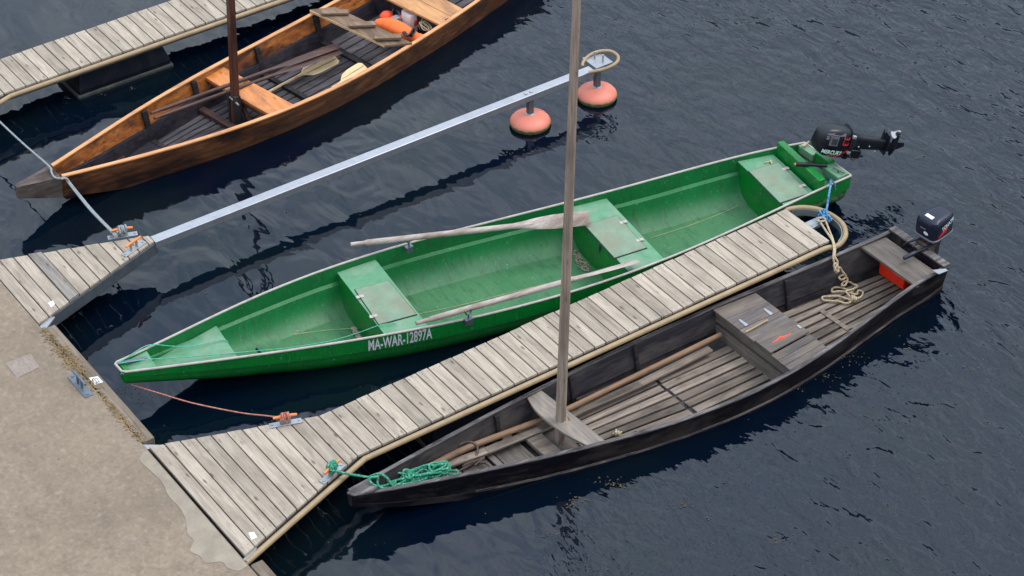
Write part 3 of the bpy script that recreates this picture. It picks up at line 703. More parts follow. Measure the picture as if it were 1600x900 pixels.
# ------------------------------------------------------------------ shared boat parts
def frame_rib(h, Yc, parent, mat, wd=.05, th=.045, zf=None, name='rib', near=True, floor=True, top=0):
    """a U shaped timber: far side, floor, near side"""
    mb = MB(); zf = h.bot(Yc)+h.th+.0 if zf is None else zf
    def side(sd):
        pts = []
        z1 = h.g(Yc)[2]-.012+top
        xm = sum(h.g(Yc)[:2])/2
        for z in np.linspace(z1, zf, 5):
            x = h.x(Yc, z, sd); Y = Yc+h.skew*(x-xm); x = h.x(Y, z, sd)
            pts.append(Vector((x+(th*.5 if sd == 0 else -th*.5), Y, z)))
        return pts
    fa_ = side(0); ne = side(1)
    for i in range(4):
        mb.bar(fa_[i], fa_[i+1], th, wd, (0, 1, 0))
        if near: mb.bar(ne[i], ne[i+1], th, wd, (0, 1, 0))
    if floor:
        mb.bar(fa_[-1]+Vector((0, 0, .025)), ne[-1]+Vector((0, 0, .025)), wd, .05)
        return mb.build(name, mat, parent, bevel=.005)
    for side_pts in (fa_, ne):
        m_ = MB()
        for i in range(4): m_.bar(side_pts[i], side_pts[i+1], th, wd, (0, 1, 0))
        m_.build(name, mat, parent, bevel=.005)

def slats(h, Y0, Y1, n, z, parent, mat, x0f=.03, x1f=.97, gap=.014, name='floor_slats', seed=1, th=.02):
    mb = MB(); rnd = random.Random(seed)
    def P(f, Y):
        a, b = h.line(Y, z, 0)
        return a+(b-a)*f
    for i in range(n):
        f0 = x0f+(x1f-x0f)*i/n; f1 = x0f+(x1f-x0f)*(i+1)/n
        w_ = (h.line((Y0+Y1)/2, z, 0)[1]-h.line((Y0+Y1)/2, z, 0)[0]).length
        g = gap/w_/2
        e0, e1 = rnd.uniform(-.01, .01), rnd.uniform(-.01, .01); dz = rnd.uniform(-.003, .003)
        q = [P(f0+g, Y0+e0), P(f1-g, Y0+e0), P(f1-g, Y1+e1), P(f0+g, Y1+e1)]
        mb.hexa([p+Vector((0, 0, dz-th)) for p in q], [p+Vector((0, 0, dz)) for p in q])
    return mb.build(name, mat, parent, smooth=0, bevel=.003, seg=1)

def quad_slab(corners, z, th, mats, name, parent, bevel=.004):
    q = [at(x, y, z) for x, y in corners]
    mb = MB(); mb.prism([(p.x, p.y) for p in q], z-th, z)
    return mb.build(name, mats, parent, bevel=bevel)

# ------------------------------------------------------------------ GREEN BOAT
gb = thing('motorboat', (-2.0, 3.0, 0), 'bright green fibreglass boat with a pale rubber rim moored behind the main jetty', 'boat')
HG.mesh([0]*9, [1]*9, 'hull', [M['green'], M['green_in']], gb, 80)
far, near = HG.gunwale(.018)
ring = [Vector(p) for p in far]; ring2 = [Vector(p) for p in near][::-1]
mid_b = [Vector((-2.575, -1.375, .54))]
lo = curve([*ring[::-1], Vector((-2.645, -1.372, .541)), Vector((-2.50, -1.372, .541)), *[Vector(p) for p in near]], 1)
mb = MB(); mb.tube(lo, .0135, 8); mb.build('rubber_rim', M['rubber'], gb)
mb = MB(); mb.tube([ring[-1], Vector((-1.2, 7.315, .492)), Vector(near[-1])], .0135, 8); mb.build('rubber_rim', M['rubber'], gb)
# bow deck and bow seat
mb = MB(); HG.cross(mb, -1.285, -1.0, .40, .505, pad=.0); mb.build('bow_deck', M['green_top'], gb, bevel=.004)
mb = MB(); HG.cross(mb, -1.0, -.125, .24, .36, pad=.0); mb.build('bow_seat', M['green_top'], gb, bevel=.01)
def hull_box(Y0, Y1, z, lid, name, latch, hinge_edge, parent):
    mb = MB()
    # top and the two upright faces follow the hull section down to the floor
    zs = np.linspace(z, HG.bot(Y0)+HG.th+.004, 9)
    for i in range(8):
        a0, b0 = HG.line(Y0, zs[i+1], 0); a1, b1 = HG.line(Y1, zs[i+1], 0); c0, d0 = HG.line(Y0, zs[i], 0); c1, d1 = HG.line(Y1, zs[i], 0)
        mb.add([a0, b0, c0, d0, a1, b1, c1, d1], [(0, 1, 3, 2), (5, 4, 6, 7)], 0)
    a0, b0 = HG.line(Y0, z, 0); a1, b1 = HG.line(Y1, z, 0)
    body = mb.build(name, M['green'], parent)
    mb = MB(); mb.hexa([p+Vector((0, 0, .0015)) for p in (a0, b0, b1, a1)], [p+Vector((0, 0, .012)) for p in (a0, b0, b1, a1)])
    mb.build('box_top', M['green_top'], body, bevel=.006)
    q = [at(x, y, z+.02) for x, y in lid]; c = sum(q, Vector())/4
    mb = MB(); mb.prism([((p-c)*1.035+c)[:2] for p in q], z+.0125, z+.0155); mb.build('lid_gasket', M['black'], body)
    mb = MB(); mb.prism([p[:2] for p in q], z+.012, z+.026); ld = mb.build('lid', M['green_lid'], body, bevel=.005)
    e0, e1 = q[hinge_edge], q[(hinge_edge+1) % 4]
    d = (e1-e0).normalized(); out = ((e0+e1)/2-c).normalized()
    for k in (.22, .78):
        p = e0+(e1-e0)*k+Vector((0, 0, .008))
        mb = MB(); mb.bar(p-out*.045, p+out*.045, .045, .006); mb.tube([p-d*.022+Vector((0, 0, .004)), p+d*.022+Vector((0, 0, .004))], .007, 8)
        mb.build('hinge', M['rubber'], ld)
    if latch:
        p = at(*latch)
        mb = MB(); mb.bar(p+Vector((0, -.012, .05)), p+Vector((0, -.012, -.04)), .028, .018, (0, 1, 0)); mb.build('latch', M['steel_dark'], ld)
    return body
hull_box(1.42, 1.90, .33, ((554.6,452.5),(607,438.6),(650.6,491),(592,507)), 'seat_box', None, 3, gb)
hull_box(4.27, 4.74, .33, ((914,352.5),(964,337),(1010,387),(960,403)), 'seat_box', (937, 388, .24), 1, gb)
sb = hull_box(6.42, 6.87, .40, ((1170,267.6),(1217,254),(1264,302),(1218.7,317)), 'seat_box', (1191.5, 300, .30), 1, gb)
# splash board, stern well, transom pad
mb = MB()
a, b = HG.line(6.90, .45, 0); a2, b2_ = HG.line(6.99, .45, 0)
mb.hexa([p+Vector((0, 0, -.2)) for p in (a, b, b2_, a2)], [Vector((p.x, p.y, .585)) for p in (a, b, b2_, a2)])
mb.build('splash_board', M['green'], gb, bevel=.012)
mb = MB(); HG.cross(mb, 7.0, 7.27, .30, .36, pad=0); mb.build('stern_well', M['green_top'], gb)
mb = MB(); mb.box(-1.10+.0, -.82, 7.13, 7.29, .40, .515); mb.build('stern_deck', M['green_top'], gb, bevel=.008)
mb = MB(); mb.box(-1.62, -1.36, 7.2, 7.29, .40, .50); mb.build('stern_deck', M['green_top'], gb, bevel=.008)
mb = MB(); mb.box(-1.36, -1.10, 7.235, 7.325, .05, .53); mb.build('motor_pad', M['green'], gb, bevel=.008)
mb = MB(); c0 = Vector((-.90, 7.20, .515)); mb.tube([c0+Vector((-.08, -.02, .03)), c0+Vector((.08, .02, .03))], .010, 8); mb.tube([c0, c0+Vector((0, 0, .03))], .012, 8); mb.build('stern_cleat', M['steel_dark'], gb)
mb = MB(); mb.bar(at(185, 568, .55), at(229, 558.5, .512), .045, .012); mb.build('bow_fitting', M['steel_dark'], gb)
mb = MB(); mb.tube(curve([at(*p) for p in ((191,580,.48),(189,585,.44),(193,584,.46),(199,597,.36),(196,588,.42))], 5), .007, 6); mb.build('bow_shackle', M['steel'], gb)
# oarlocks
def oarlock(p):
    p = Vector(p); mb = MB(); mb.box(p.x-.03, p.x+.03, p.y-.045, p.y+.045, p.z-.06, p.z+.012)
    mb.tube([p, p+Vector((0, 0, .07))], .010, 8)
    mb.tube(curve([p+Vector((0, -.035, .13)), p+Vector((0, -.03, .085)), p+Vector((0, 0, .07)), p+Vector((0, .03, .085)), p+Vector((0, .035, .13))], 4), .009, 8)
    mb.build('oarlock', M['steel_dark'], gb)
oarlock(at(639, 386, .42)); oarlock(at(732, 499, .42))
# registration number on the near side
vs, fs = text_mesh('MA-WAR-12897A', .2, .60, .004, 0)
us = [v[0] for v in vs]; L0, L1 = min(us), max(us); y0 = 1.115; y1 = 1.80; zt0, zt1 = .235, .398
hs_ = [v[1] for v in vs]; H0, H1 = min(hs_), max(hs_)
out = []
for v in vs:
    Y = y0+(y1-y0)*(v[0]-L0)/(L1-L0); z = zt0+(zt1-zt0)*(v[1]-H0)/(H1-H0)
    out.append((HG.x(Y, z, 1, False)+.004, Y, z))
MB().add(out, fs).build('registration_number', M['white'], gb, smooth=0)
# leaf litter swept against the box
for pl, z in ((((895,392),(900,389),(912,404),(924,418),(919,424),(905,420),(896,405)), -.105), (((549,512),(553,510),(562,524),(566,531),(560,530),(552,520)), -.06)):
    q = [at(x, y, z) for x, y in pl]; c = sum(q, Vector())/len(q)
    mb = MB(); rr = random.Random(4)
    for i in range(160):
        i0 = rr.randrange(len(q)); p = c+(q[i0]*(1-(f_ := rr.random()))+q[(i0+1) % len(q)]*f_-c)*math.sqrt(rr.random()); a_ = rr.uniform(0, 6.28); l_ = rr.uniform(.006, .018)
        d = Vector((math.cos(a_), math.sin(a_), rr.uniform(-.4, .4)))*l_; e = Vector((-d.y, d.x, rr.uniform(-.004, .004)))*.6
        mb.add([p+d, p+e, p-d, p-e], [(0, 1, 2, 3)])
    tag(mb.build('leaf_litter', M['debris'], smooth=0), 'pale dry leaf litter swept up against the '+('aft seat box in the green boat' if pl[0][0] > 800 else 'forward seat box in the green boat'), 'litter', kind='stuff')

for pts in (((330,553),(420,536),(505,520),(562,513)), ((650,491),(720,476),(800,456),(880,436)), ((1015,371),(1060,357),(1110,342),(1160,324))):
    cc = []
    for x, y in pts:
        p = at(x, y, -.115); cc.append((p.x, p.y, HG.bot(p.y)+HG.th+.004))
    mb = MB(); mb.tube(curve(cc, 8), .006, 6, flat=.5); mb.build('floor_seam', M['seam'], gb)
# oars of the green boat
def oar(pix, label, mat, name='oar', r=.024, blade=.075, b0=.72, group=None, tip=.96, tipw=.8, roll=0):
    P = [at(*p) for p in pix]; a, b = P[0], P[-1]
    c = (a+b)/2; t = thing(name, c, label, 'oar' if name != 'paddle' else 'paddle', group)
    sh = a+(b-a)*b0
    mb = MB(); mb.tube([a, a+(sh-a)*.08, a+(sh-a)*.10, a+(sh-a)*.5, sh, sh+(b-sh)*.25], [r*.7, r*.72, r, r, r*.95, r*.6], 10); s_ = mb.build('shaft', mat, t)
    d = (b-a).normalized(); s = d.cross(Vector((0, 0, 1))).normalized(); u = s.cross(d)
    if roll: s = (s*math.cos(R(roll))+u*math.sin(R(roll))).normalized(); u = s.cross(d)
    rings = []
    for f, wv, h in ((-.02, r*.9, r*.9), (.10, r*1.2, r*.8), (.28, blade*.75, .014), (.5, blade*.95, .011), (.8, blade, .009), (tip, blade*.97, .008), (1.0, blade*tipw, .006)):
        p = sh+(b-sh)*f
        rings.append([p+s*wv*math.cos(x)+u*h*math.sin(x) for x in [2*math.pi*k/12 for k in range(12)]])
    mb = MB(); mb.loft(rings); mb.build('blade', mat, t)
    return t, sh, d, s, u
oar(((548,382,.60),(921,340,.44)), 'weathered grey oar across the far rim of the green boat', M['oar'], b0=.68, blade=.088, group='oars in the green boat', tipw=.9, r=.036, roll=-40)
oar(((650,505,.56),(997,408,.44)), 'weathered grey oar along the near rim of the green boat beside the jetty', M['oar'], b0=.70, blade=.085, group='oars in the green boat', tipw=.9, r=.034, roll=25)

# ------------------------------------------------------------------ BLACK BOAT
bb = thing('wooden_boat', (.7, 3.4, 0), 'long black tarred wooden punt with a tall bare mast moored along the jetty', 'boat')
M['tar_in'] = wood('weathered_tarred_inside', [(.2, (.010, .009, .011)), (.5, (.022, .019, .022)), (.8, (.048, .040, .042))], 1, .7, .2, (.085, .070, .058), .6, 1.5, 0, .4, spec=0.08)
HB.mesh([0]*5, [1]*5, 'hull', [M['tar'], M['tar_in']], bb, 80)
far, near = HB.gunwale(.02)
def cap_rail(h, wd, th, mat, parent, name, dz=0, skip=0):
    mb = MB()
    for sd in (0, 1):
        rings = []
        for Y in np.linspace(h.y0+.02+skip, h.y1-.0, 70):
            xf, xn, zg = h.g(Y); w_ = min(wd, (xn-xf)*.48)
            if sd == 0: x0, x1 = xf-.006, xf+w_
            else: x0, x1 = xn-w_, xn+.006
            z = zg+dz
            rings.append([(x0, Y, z-.004), (x1, Y, z-.004), (x1, Y, z+th), (x0, Y, z+th)])
        mb.loft(rings)
    return mb.build(name, mat, parent, smooth=30, bevel=.004)
M['gunw'] = wood('worn_black_gunwale', [(.25, (.035, .029, .030)), (.5, (.085, .073, .070)), (.75, (.20, .175, .155))], 1, .8, .2, (.012, .010, .012), .85, 2.6, 0, .5, spec=.15)
M['strake'] = wood('dark_worn_strake', [(.2, (0.0204, 0.0155, 0.0174)), (.5, (0.0765, 0.05735, 0.0522)), (.8, (0.204, 0.155, 0.1232))], 1, .8, .2, (0.0136, 0.01085, 0.01305), .9, 2.2, 0, .4, spec=.15)
cap_rail(HB, .042, .014, M['gunw'], bb, 'gunwale')
# chine strip along the near side
mb = MB()
for sd in (1,):
    rings = []
    for Y in np.linspace(.9, 7.0, 60):
        zb = HB.bot(Y); zg = HB.g(Y)[2]; z = zb+(zg-zb)*.28; x = HB.x(Y, z, 1, False)
        rings.append([(x-.004, Y, z-.012), (x+.016, Y, z-.012), (x+.012, Y, z+.012), (x-.004, Y, z+.012)])
    mb.loft(rings)
mb.build('rubbing_strake', M['strake'], bb)
FZ = -.045
# bow deck
mb = MB(); mb.prism([p[:2] for p in (at(541,770,.44), at(553,762,.44), at(575,751.5,.44), at(591,762,.44), at(585,768.5,.44), at(553,774,.44))], .415, .446); mb.build('bow_deck', M['gunw'], bb, bevel=.012)
# bow floor boards, laid crosswise
mb = MB(); rr = random.Random(8)
for (y0, y1, z) in ((.55, .95, .07), (1.0, 1.30, .02), (1.33, 1.40, .03), (1.43, 1.75, .0), (1.80, 1.97, .035), (2.02, 2.20, -.01)):
    HB.cross(mb, y0, y1, z-.03, z, pad=.01)
mb.build('bow_floor_boards', M['worn_x'], bb, smooth=0, bevel=.004)
mb = MB(); HB.cross(mb, 1.80, 1.99, .03, .055, pad=.05); mb.build('bow_step', M['worn'], bb, bevel=.004)
for Y in (1.60, 2.62, 3.50, 5.55): frame_rib(HB, Y, bb, M['rib'], .045, .045, floor=False)
slats(HB, 2.26, 3.55, 8, FZ, bb, M['worn'], .16, .985, .030, seed=1)
slats(HB, 3.59, 4.60, 8, FZ, bb, M['worn'], .16, .985, .030, seed=2)
slats(HB, 5.05, 6.95, 8, FZ, bb, M['worn'], .03, .985, .030, seed=3)
mb = MB(); HB.cross(mb, 2.18, 2.24, FZ-.02, FZ+.012); mb.build('floor_batten', M['worn_x'], bb)
mb = MB(); HB.cross(mb, 5.80, 5.86, FZ+.002, FZ+.012, pad=.25); mb.build('floor_batten', M['worn'], bb)
# thwart carrying the mast, curved front edge
th_f = [(820.6,616.5),(836,640),(856,658),(880,676),(902,688),(921,697.7)]; th_b = [(947,689.6),(905,655),(842,606.7)]
mb = MB(); mb.prism([p[:2] for p in curve([at(x, y, .295) for x, y in th_f], 3)]+[at(x, y, .295)[:2] for x, y in th_b], .262, .295)
mb.build('thwart', M['thwart'], bb, bevel=.004)
red_ = curve([at(x, y, .28) for x, y in th_f], 3)
mb = MB()
for i in range(len(red_)-1): mb.bar(red_[i]+Vector((0, -.004, -.003)), red_[i+1]+Vector((0, -.004, -.003)), .006, .022)
mb.build('thwart_edge', M['iron'], bb)
# mast
mbase = at(873, 692, -.05); H = 7.2
k0 = at(876, 655, .295)
dirv = None
best = None
for ax in np.linspace(-.15, .25, 81):
    top = Vector((k0.x, k0.y, .295))+RIGHT*ax*6.0+Vector((0, 0, 6.0)); d = top-CAM
    px = 800+FPX*d.dot(RIGHT)/d.dot(_f)
    py = 450-FPX*d.dot(UP)/d.dot(_f)
    x_line = 876+(901-876)*(655-py)/655
    if best is None or abs(px-x_line) < best[0]: best = (abs(px-x_line), ax)
dm = (RIGHT*best[1]*6.0+Vector((0, 0, 6.0))).normalized()
mp0 = Vector((k0.x, k0.y, .295))-dm*.345
mb = MB(); mb.tube([mp0, mp0+dm*.4, mp0+dm*2, mp0+dm*4, mp0+dm*H], [.056, .056, .051, .045, .035], 16); mb.build('mast', M['mast'], bb)
mb = MB(); c = mp0+dm*.345; mb.tube([c+Vector((.10, .02, .10)), c+Vector((.115, .03, .05))], .01, 8); mb.build('mast_pin', M['hose'], bb)
mb = MB(); mb.box(mp0.x-.16, mp0.x+.2, mp0.y-.10, mp0.y+.10, FZ-.03, FZ+.03); mb.build('mast_step', M['worn_x'], bb, bevel=.006)
# cuddy box with hinged board lid
mb = MB()
a0, b0 = HB.line(4.60, .14, .006); c0, d0 = HB.line(4.60, .28, .006); a1, b1 = HB.line(4.635, .14, .006); c1, d1 = HB.line(4.635, .28, .006)
mb.hexa([a0, b0, b1, a1], [c0, d0, d1, c1]); bx = mb.build('box_front', M['worn_x'], bb, bevel=.004)
mb = MB(); HB.cross(mb, 4.585, 4.65, FZ-.02, .10, pad=.006); mb.build('box_beam', M['worn_x'], bb, bevel=.006)
mb = MB(); HB.cross(mb, 5.09, 5.12, FZ-.02, .275, pad=.006); mb.build('box_back', M['tar'], bb)
def lidpt(f, Y, z):
    a, b = HB.line(Y, z, .012); return a+(b-a)*f
mb = MB()
for (f0, f1, z) in ((0, .17, .30), (.173, .34, .302), (.343, .53, .300), (.533, .735, .318), (.745, .83, .292), (.833, .915, .290), (.918, .985, .288)):
    q = [lidpt(f0, 4.575, z), lidpt(f1, 4.575, z), lidpt(f1, 5.15, z), lidpt(f0, 5.15, z)]
    mb.hexa([p-Vector((0, 0, .024)) for p in q], q)
M['lidwood'] = wood('dark_lid_boards', [(.2, (0.04036, 0.03178, 0.02961)), (.5, (0.07625, 0.06047, 0.05358)), (.8, (0.1346, 0.107, 0.09022))], 1, .65, .2, (0.1704, 0.124, 0.0846), .5, 2.0, .3, .4)
ld = mb.build('box_lid', M['lidwood'], bb, smooth=0, bevel=.003, seg=1)
for (x, y) in ((1162,505),(1201,488)):
    p = at(x, y, .305)
    mb = MB(); mb.prism([(p.x-.075, p.y-.012), (p.x-.075, p.y+.012), (p.x+.05, p.y+.025), (p.x+.055, p.y-.02)], .302, .309); mb.build('hinge', M['steel'], ld)
p = at(1249, 511, .32); mb = MB(); mb.box(p.x-.03, p.x+.03, p.y-.015, p.y+.015, .318, .328); mb.build('hasp', M['steel'], ld)
mb = MB(); mb.bar(at(1165,519,.322), at(1200,500,.322), .018, .012); mb.build('pale_batten', M['hose'], ld)
mb = MB(); rr = random.Random(6)
cl = curve([at(x, y, .316) for x, y in ((1206,535.5),(1213,532),(1219,528.5),(1226,526),(1236,521.5))], 5)
mb.tube(cl, [.003+.014*math.exp(-((i-11)/4.0)**2)*rr.uniform(.7, 1.3)+.004*rr.random() for i in range(len(cl))], 8)
tag(mb.build('orange_cloth', M['red_cloth'], smooth=0), 'scrap of orange cloth poking out under the lid of the black boat box', 'cloth')
# stern bench and transom
quad_slab(((1340,382),(1380,367.5),(1464.6,426),(1432,447.5)), .375, .03, M['thwart2'] if 'thwart2' in M else M['worn_x'], 'stern_bench', bb)
mb = MB(); HB.cross(mb, 7.00, 7.09, .05, .44, pad=-.02); mb.build('transom', M['tar'], bb, bevel=.006)
mb = MB(); a, b = HB.line(7.05, .43, -.03); mb.bar(a+Vector((0, 0, .018)), b+Vector((0, 0, .018)), .10, .022); mb.build('transom_cap', M['gunw'], bb, bevel=.004)
mb = MB(); p = at(1470, 423, .44); mb.prism([(p.x-.05, p.y-.09), (p.x+.05, p.y-.08), (p.x+.06, p.y+.05), (p.x+.02, p.y+.05)], .452, .46); mb.build('corner_plate', M['steel'], bb)
# things lying in the black boat
def pole(pix, r, label, name, cat, mat, r2=None, flat=1):
    P = [at(*p) for p in pix]; mb = MB(); n = len(P)
    mb.tube(curve(P, 6) if n > 2 else P, r if r2 is None else [r+(r2-r)*i/((n-1)*6 if n > 2 else 1) for i in range((n-1)*6+1 if n > 2 else 2)], 12, flat=flat)
    return tag(mb.build(name, mat), label, cat)
pole(((655,738,.24),(730,700,.17),(838,659,.115),(885,640,.09),(1000,584,.075),(1126,523,.09)), .036, 'long round brown pole lying along the far side of the black boat', 'boat_pole', 'pole', M['pole'], .030)
mb = MB(); P = [at(*p) for p in ((680,733,.15),(760,705,.10),(842,672,.06),(905,642,.03),(1000,600,.03),(1110,545,.03))]
for i in range(len(P)-1): mb.bar(P[i], P[i+1], .10, .03)
tag(mb.build('dark_oar', M['worn'], bevel=.006), 'long flat dark weathered board lying beside the brown pole in the black boat', 'board')
pole(((900,625,.03),(990,588,.04),(1105,533,.05)), .024, 'thin dark sweep lying between the brown pole and the floor slats of the black boat', 'dark_sweep', 'pole', M['rib'])
# grapnel
gp = at(730, 725, .06)
gr = thing('grapnel', gp, 'rusty iron grapnel anchor with curved tines lying in the bow of the black boat', 'anchor')
mb = MB(); mb.bar(at(714,738,.07), at(757,714,.09), .018, .018); mb.bar(at(722,729,.09), at(754,716,.10), .014, .014); mb.bar(at(742,727,.10), at(757,715,.10), .014, .014); mb.build('shank', M['iron'], gr)
for tpts in (((724,727,.09),(740,718,.10),(746,706,.14),(745,697,.18),(737,691,.21),(726,691,.21),(717,696,.20)), ((750,723,.08),(758,723,.09),(764,728,.09),(766,733,.08))):
    mb = MB(); cc = curve([at(*p) for p in tpts], 6); mb.tube(cc, [.017-.008*i/(len(cc)-1) for i in range(len(cc))], 8); mb.build('tine', M['iron'], gr)
# fuel tank and bottle under the stern bench
a = at(1372, 427.5, FZ+.005); b = at(1411, 454, FZ+.005); d = (b-a).normalized(); nn = Vector((-d.y, d.x, 0)); nn = nn if nn.y > 0 else -nn
ft = thing('fuel_tank', (a+b)/2, 'bright red plastic fuel tank under the stern bench of the black boat', 'fuel tank')
mb = MB(); h_ = .155
mb.hexa([a, b, b+nn*.2, a+nn*.2], [p+Vector((0, 0, h_)) for p in (a, b, b+nn*.2, a+nn*.2)]); mb.build('body', M['tank'], ft, bevel=.018, seg=3)
mb = MB(); mb.bar(a+d*.06+Vector((0, 0, .075))-nn*.004, a+d*.40+Vector((0, 0, .075))-nn*.004, .012, .018); mb.build('rib', M['tank'], ft)
p = at(1361, 417, FZ)
bo = thing('plastic_bottle', p, 'grey translucent plastic bottle beside the red tank in the black boat', 'bottle')
mb = MB(); mb.lathe(p+Vector((.0, .05, 0)), [(.06, 0), (.068, .02), (.068, .09), (.05, .13), (.022, .15), (.022, .17)], 16); mb.build('body', M['greyplastic'], bo)
mb = MB(); mb.lathe(p+Vector((.0, .05, .17)), [(.026, 0), (.026, .02), (.01, .022)], 12); mb.build('cap', M['black'], bo)

# ------------------------------------------------------------------ BROWN VARNISHED BOAT
ob = thing('rowing_boat', (-6.9, 2.5, 0), 'orange brown varnished wooden rowing boat with a square dark mast and gangplank across it', 'boat')
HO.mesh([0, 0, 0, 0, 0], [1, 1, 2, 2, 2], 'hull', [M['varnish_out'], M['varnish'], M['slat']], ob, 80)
cap_rail(HO, .05, .018, M['rail'], ob, 'gunwale', 0, .52)
rings = []
for Y in np.linspace(HO.y0-.012, -.255, 12):
    sec = HO.sect(max(Y, HO.y0)); n2_ = len(sec)//2
    o_ = [Vector((x-(.010 if i < n2_ else -.010), Y, z+(.012 if i in (0, 2*n2_-1) else 0))) for i, (x, _, z) in enumerate(sec)]
    rings.append(o_)
mb = MB(); mb.loft(rings); mb.build('bow_cap', M['bowdeck'], ob, smooth=30)
# dark inner planks standing against the lower sides
mb = MB()
for sd, sg in ((0, 1), (1, -1)):
    rings = []
    for Y in np.linspace(-.35, 7.9, 60):
        zb = HO.bot(Y)+.03; zg = HO.g(Y)[2]; zt_ = zb+(zg-zb)*.46
        x0 = HO.x(Y, zb, sd); x1 = HO.x(Y, zt_, sd)
        wv = min(.05, (HO.g(Y)[1]-HO.g(Y)[0])*.12)
        rings.append([(x0+sg*.002, Y, zb), (x0+sg*wv*.7, Y, zb), (x1+sg*wv, Y, zt_), (x1+sg*.001, Y, zt_)])
    mb.loft(rings)
mb.build('inner_plank', M['slat'], ob)
FO = -.045
mb = MB()
for (y0, y1, z) in ((-.2, .45, .10), (.45, 1.33, -.01)): HO.cross(mb, y0, y1, z-.03, z, pad=.03)
mb.build('bow_floor_boards', M['slat'], ob, smooth=0)
mb = MB(); mb.box(*sorted((at(190,251,.03).x-.1, at(190,251,.03).x+.12)), *sorted((at(190,251,.03).y-.06, at(190,251,.03).y+.06)), 0, .05); mb.build('bow_block', M['mahog'], ob)
for Y in (1.36, 2.22, 3.30, 4.32, 5.4): frame_rib(HO, Y, ob, M['rib'], .07, .06, floor=True)
slats(HO, 1.42, 2.20, 9, FO, ob, M['slat_top'], .06, .94, .026, seed=4)
slats(HO, 2.30, 3.27, 9, FO, ob, M['slat_top'], .06, .94, .03, seed=5)
slats(HO, 3.36, 4.30, 9, FO, ob, M['slat_top'], .06, .94, .026, seed=6)
slats(HO, 4.42, 5.35, 8, FO, ob, M['slat_top'], .06, .94, .026, seed=7)
slats(HO, 5.95, 7.8, 8, FO+.08, ob, M['slat_top'], .04, .96, .018, seed=9)
quad_slab(((317,119),(345,102),(462,165),(424.5,181)), .30, .04, M['seat'], 'seat', ob, .005)
mb = MB(); HO.cross(mb, 2.42, 2.46, .22, .258, pad=.02); mb.build('seat_beam', M['mahog'], ob)
q = [at(590,-9,.345), at(689,39.5,.345), at(726,15,.345), at(640,-30,.345)]
mb = MB()
for f0, f1 in ((0, .5), (.51, 1.0)):
    e = [q[0]+(q[3]-q[0])*f0, q[1]+(q[2]-q[1])*f0, q[1]+(q[2]-q[1])*f1, q[0]+(q[3]-q[0])*f1]
    mb.prism([p[:2] for p in e], .315, .345)
mb.build('stern_bench', M['bench'], ob, bevel=.004)
mb = MB(); HO.cross(mb, 5.30, 5.34, FO, .31, pad=.01); mb.build('bench_bulkhead', M['slat'], ob)
# mast, tabernacle and struts
mo = at(369, 191, -.04)
def solve_dir(p0, px0, py0, px1, py1, h):
    best = None
    for ax in np.linspace(-.3, .3, 241):
        top = p0+RIGHT*ax*h+Vector((0, 0, h)); dd = top-CAM
        X_ = 800+FPX*dd.dot(RIGHT)/dd.dot(_f); Y_ = 450-FPX*dd.dot(UP)/dd.dot(_f)
        xl_ = px0+(px1-px0)*(py0-Y_)/(py0-py1)
        if best is None or abs(X_-xl_) < best[0]: best = (abs(X_-xl_), ax)
    return (RIGHT*best[1]*h+Vector((0, 0, h))).normalized()
dmo = solve_dir(mo, 369, 191, 360, 0, 4.5)
mb = MB(); mb.bar(mo, mo+dmo*5.5, .10, .085, (0, 1, 0), 0, .082, .07); mb.build('mast', M['mast_red'], ob, bevel=.008)
mb = MB()
for s in (-1, 1): mb.bar(mo+Vector((s*.078, .0, -.02)), mo+Vector((s*.078, .0, .43)), .05, .09, (0, 1, 0))
mb.build('mast_tabernacle', M['rib'], ob, bevel=.006)
mb = MB(); mb.tube([mo+Vector((-.13, -.03, .36)), mo+Vector((.17, -.03, .36))], .012, 8); mb.build('mast_pin', M['steel'], ob)
mb = MB(); mb.bar(at(374,157,.22), at(394,196,-.02), .05, .05); mb.build('mast_strut', M['mahog'], ob, bevel=.004)
mb = MB(); HO.cross(mb, 2.17, 2.27, FO+.005, FO+.06, pad=.06); mb.build('mast_step', M['mahog'], ob, bevel=.005)
mb = MB(); mb.bar(at(364,202.5,.02), at(384,195.5,.02), .035, .012); mb.build('metal_strap', M['steel'], ob)
# oars, paddles, gangplank
oar(((236,177,.50),(527,71,.16)), 'dark brown oar lying over the seat of the varnished boat, nearer the far side', M['mahog'], b0=.62, blade=.075, group='dark oars in the varnished boat', r=.026, tipw=.95)
oar(((241,185,.47),(531,80,.13)), 'dark brown oar lying beside the pale paddle in the varnished boat', M['mahog'], b0=.62, blade=.07, group='dark oars in the varnished boat', r=.026, tipw=.95)
def paddle(pix, label):
    t, sh, d, s, u = oar(pix, label, M['paddle'], 'paddle', .020, .125, .50, 'pale paddles in the varnished boat', .93, .75, -22)
    mb = MB(); L = (at(*pix[-1])-sh).length
    for k in (-.35, .35):
        mb.bar(sh+d*L*.18+s*.125*k*.7+u*.0135, sh+d*L*.97+s*.125*k+u*.0105, .006, .002, u)
    mb.build('blade_seam', M['mahog'], t)
    mb = MB()
    for k in (.03, .06): mb.tube([sh-d*k, sh-d*(k+.01)], .0195, 10)
    mb.build('red_band', M['red'], t); return t
paddle(((408,150,-.01),(523,88,.0)), 'pale wooden paddle lying on the dark floor slats in the middle of the varnished boat')
paddle(((485,157,.06),(573,106,.10)), 'pale wooden paddle half hidden behind the near side of the varnished boat')
gk = thing('gangplank', at(560, 40, .40), 'grey brown gangplank with three cross cleats laid across the varnished boat', 'gangplank')
q = [at(483.7,14.7,.42), at(523.4,10.4,.42), at(644,66.6,.40), at(601.6,71,.40)]
mb = MB(); mb.hexa([p-Vector((0, 0, .035)) for p in q], q); mb.build('board', M['plank'], gk, bevel=.004)
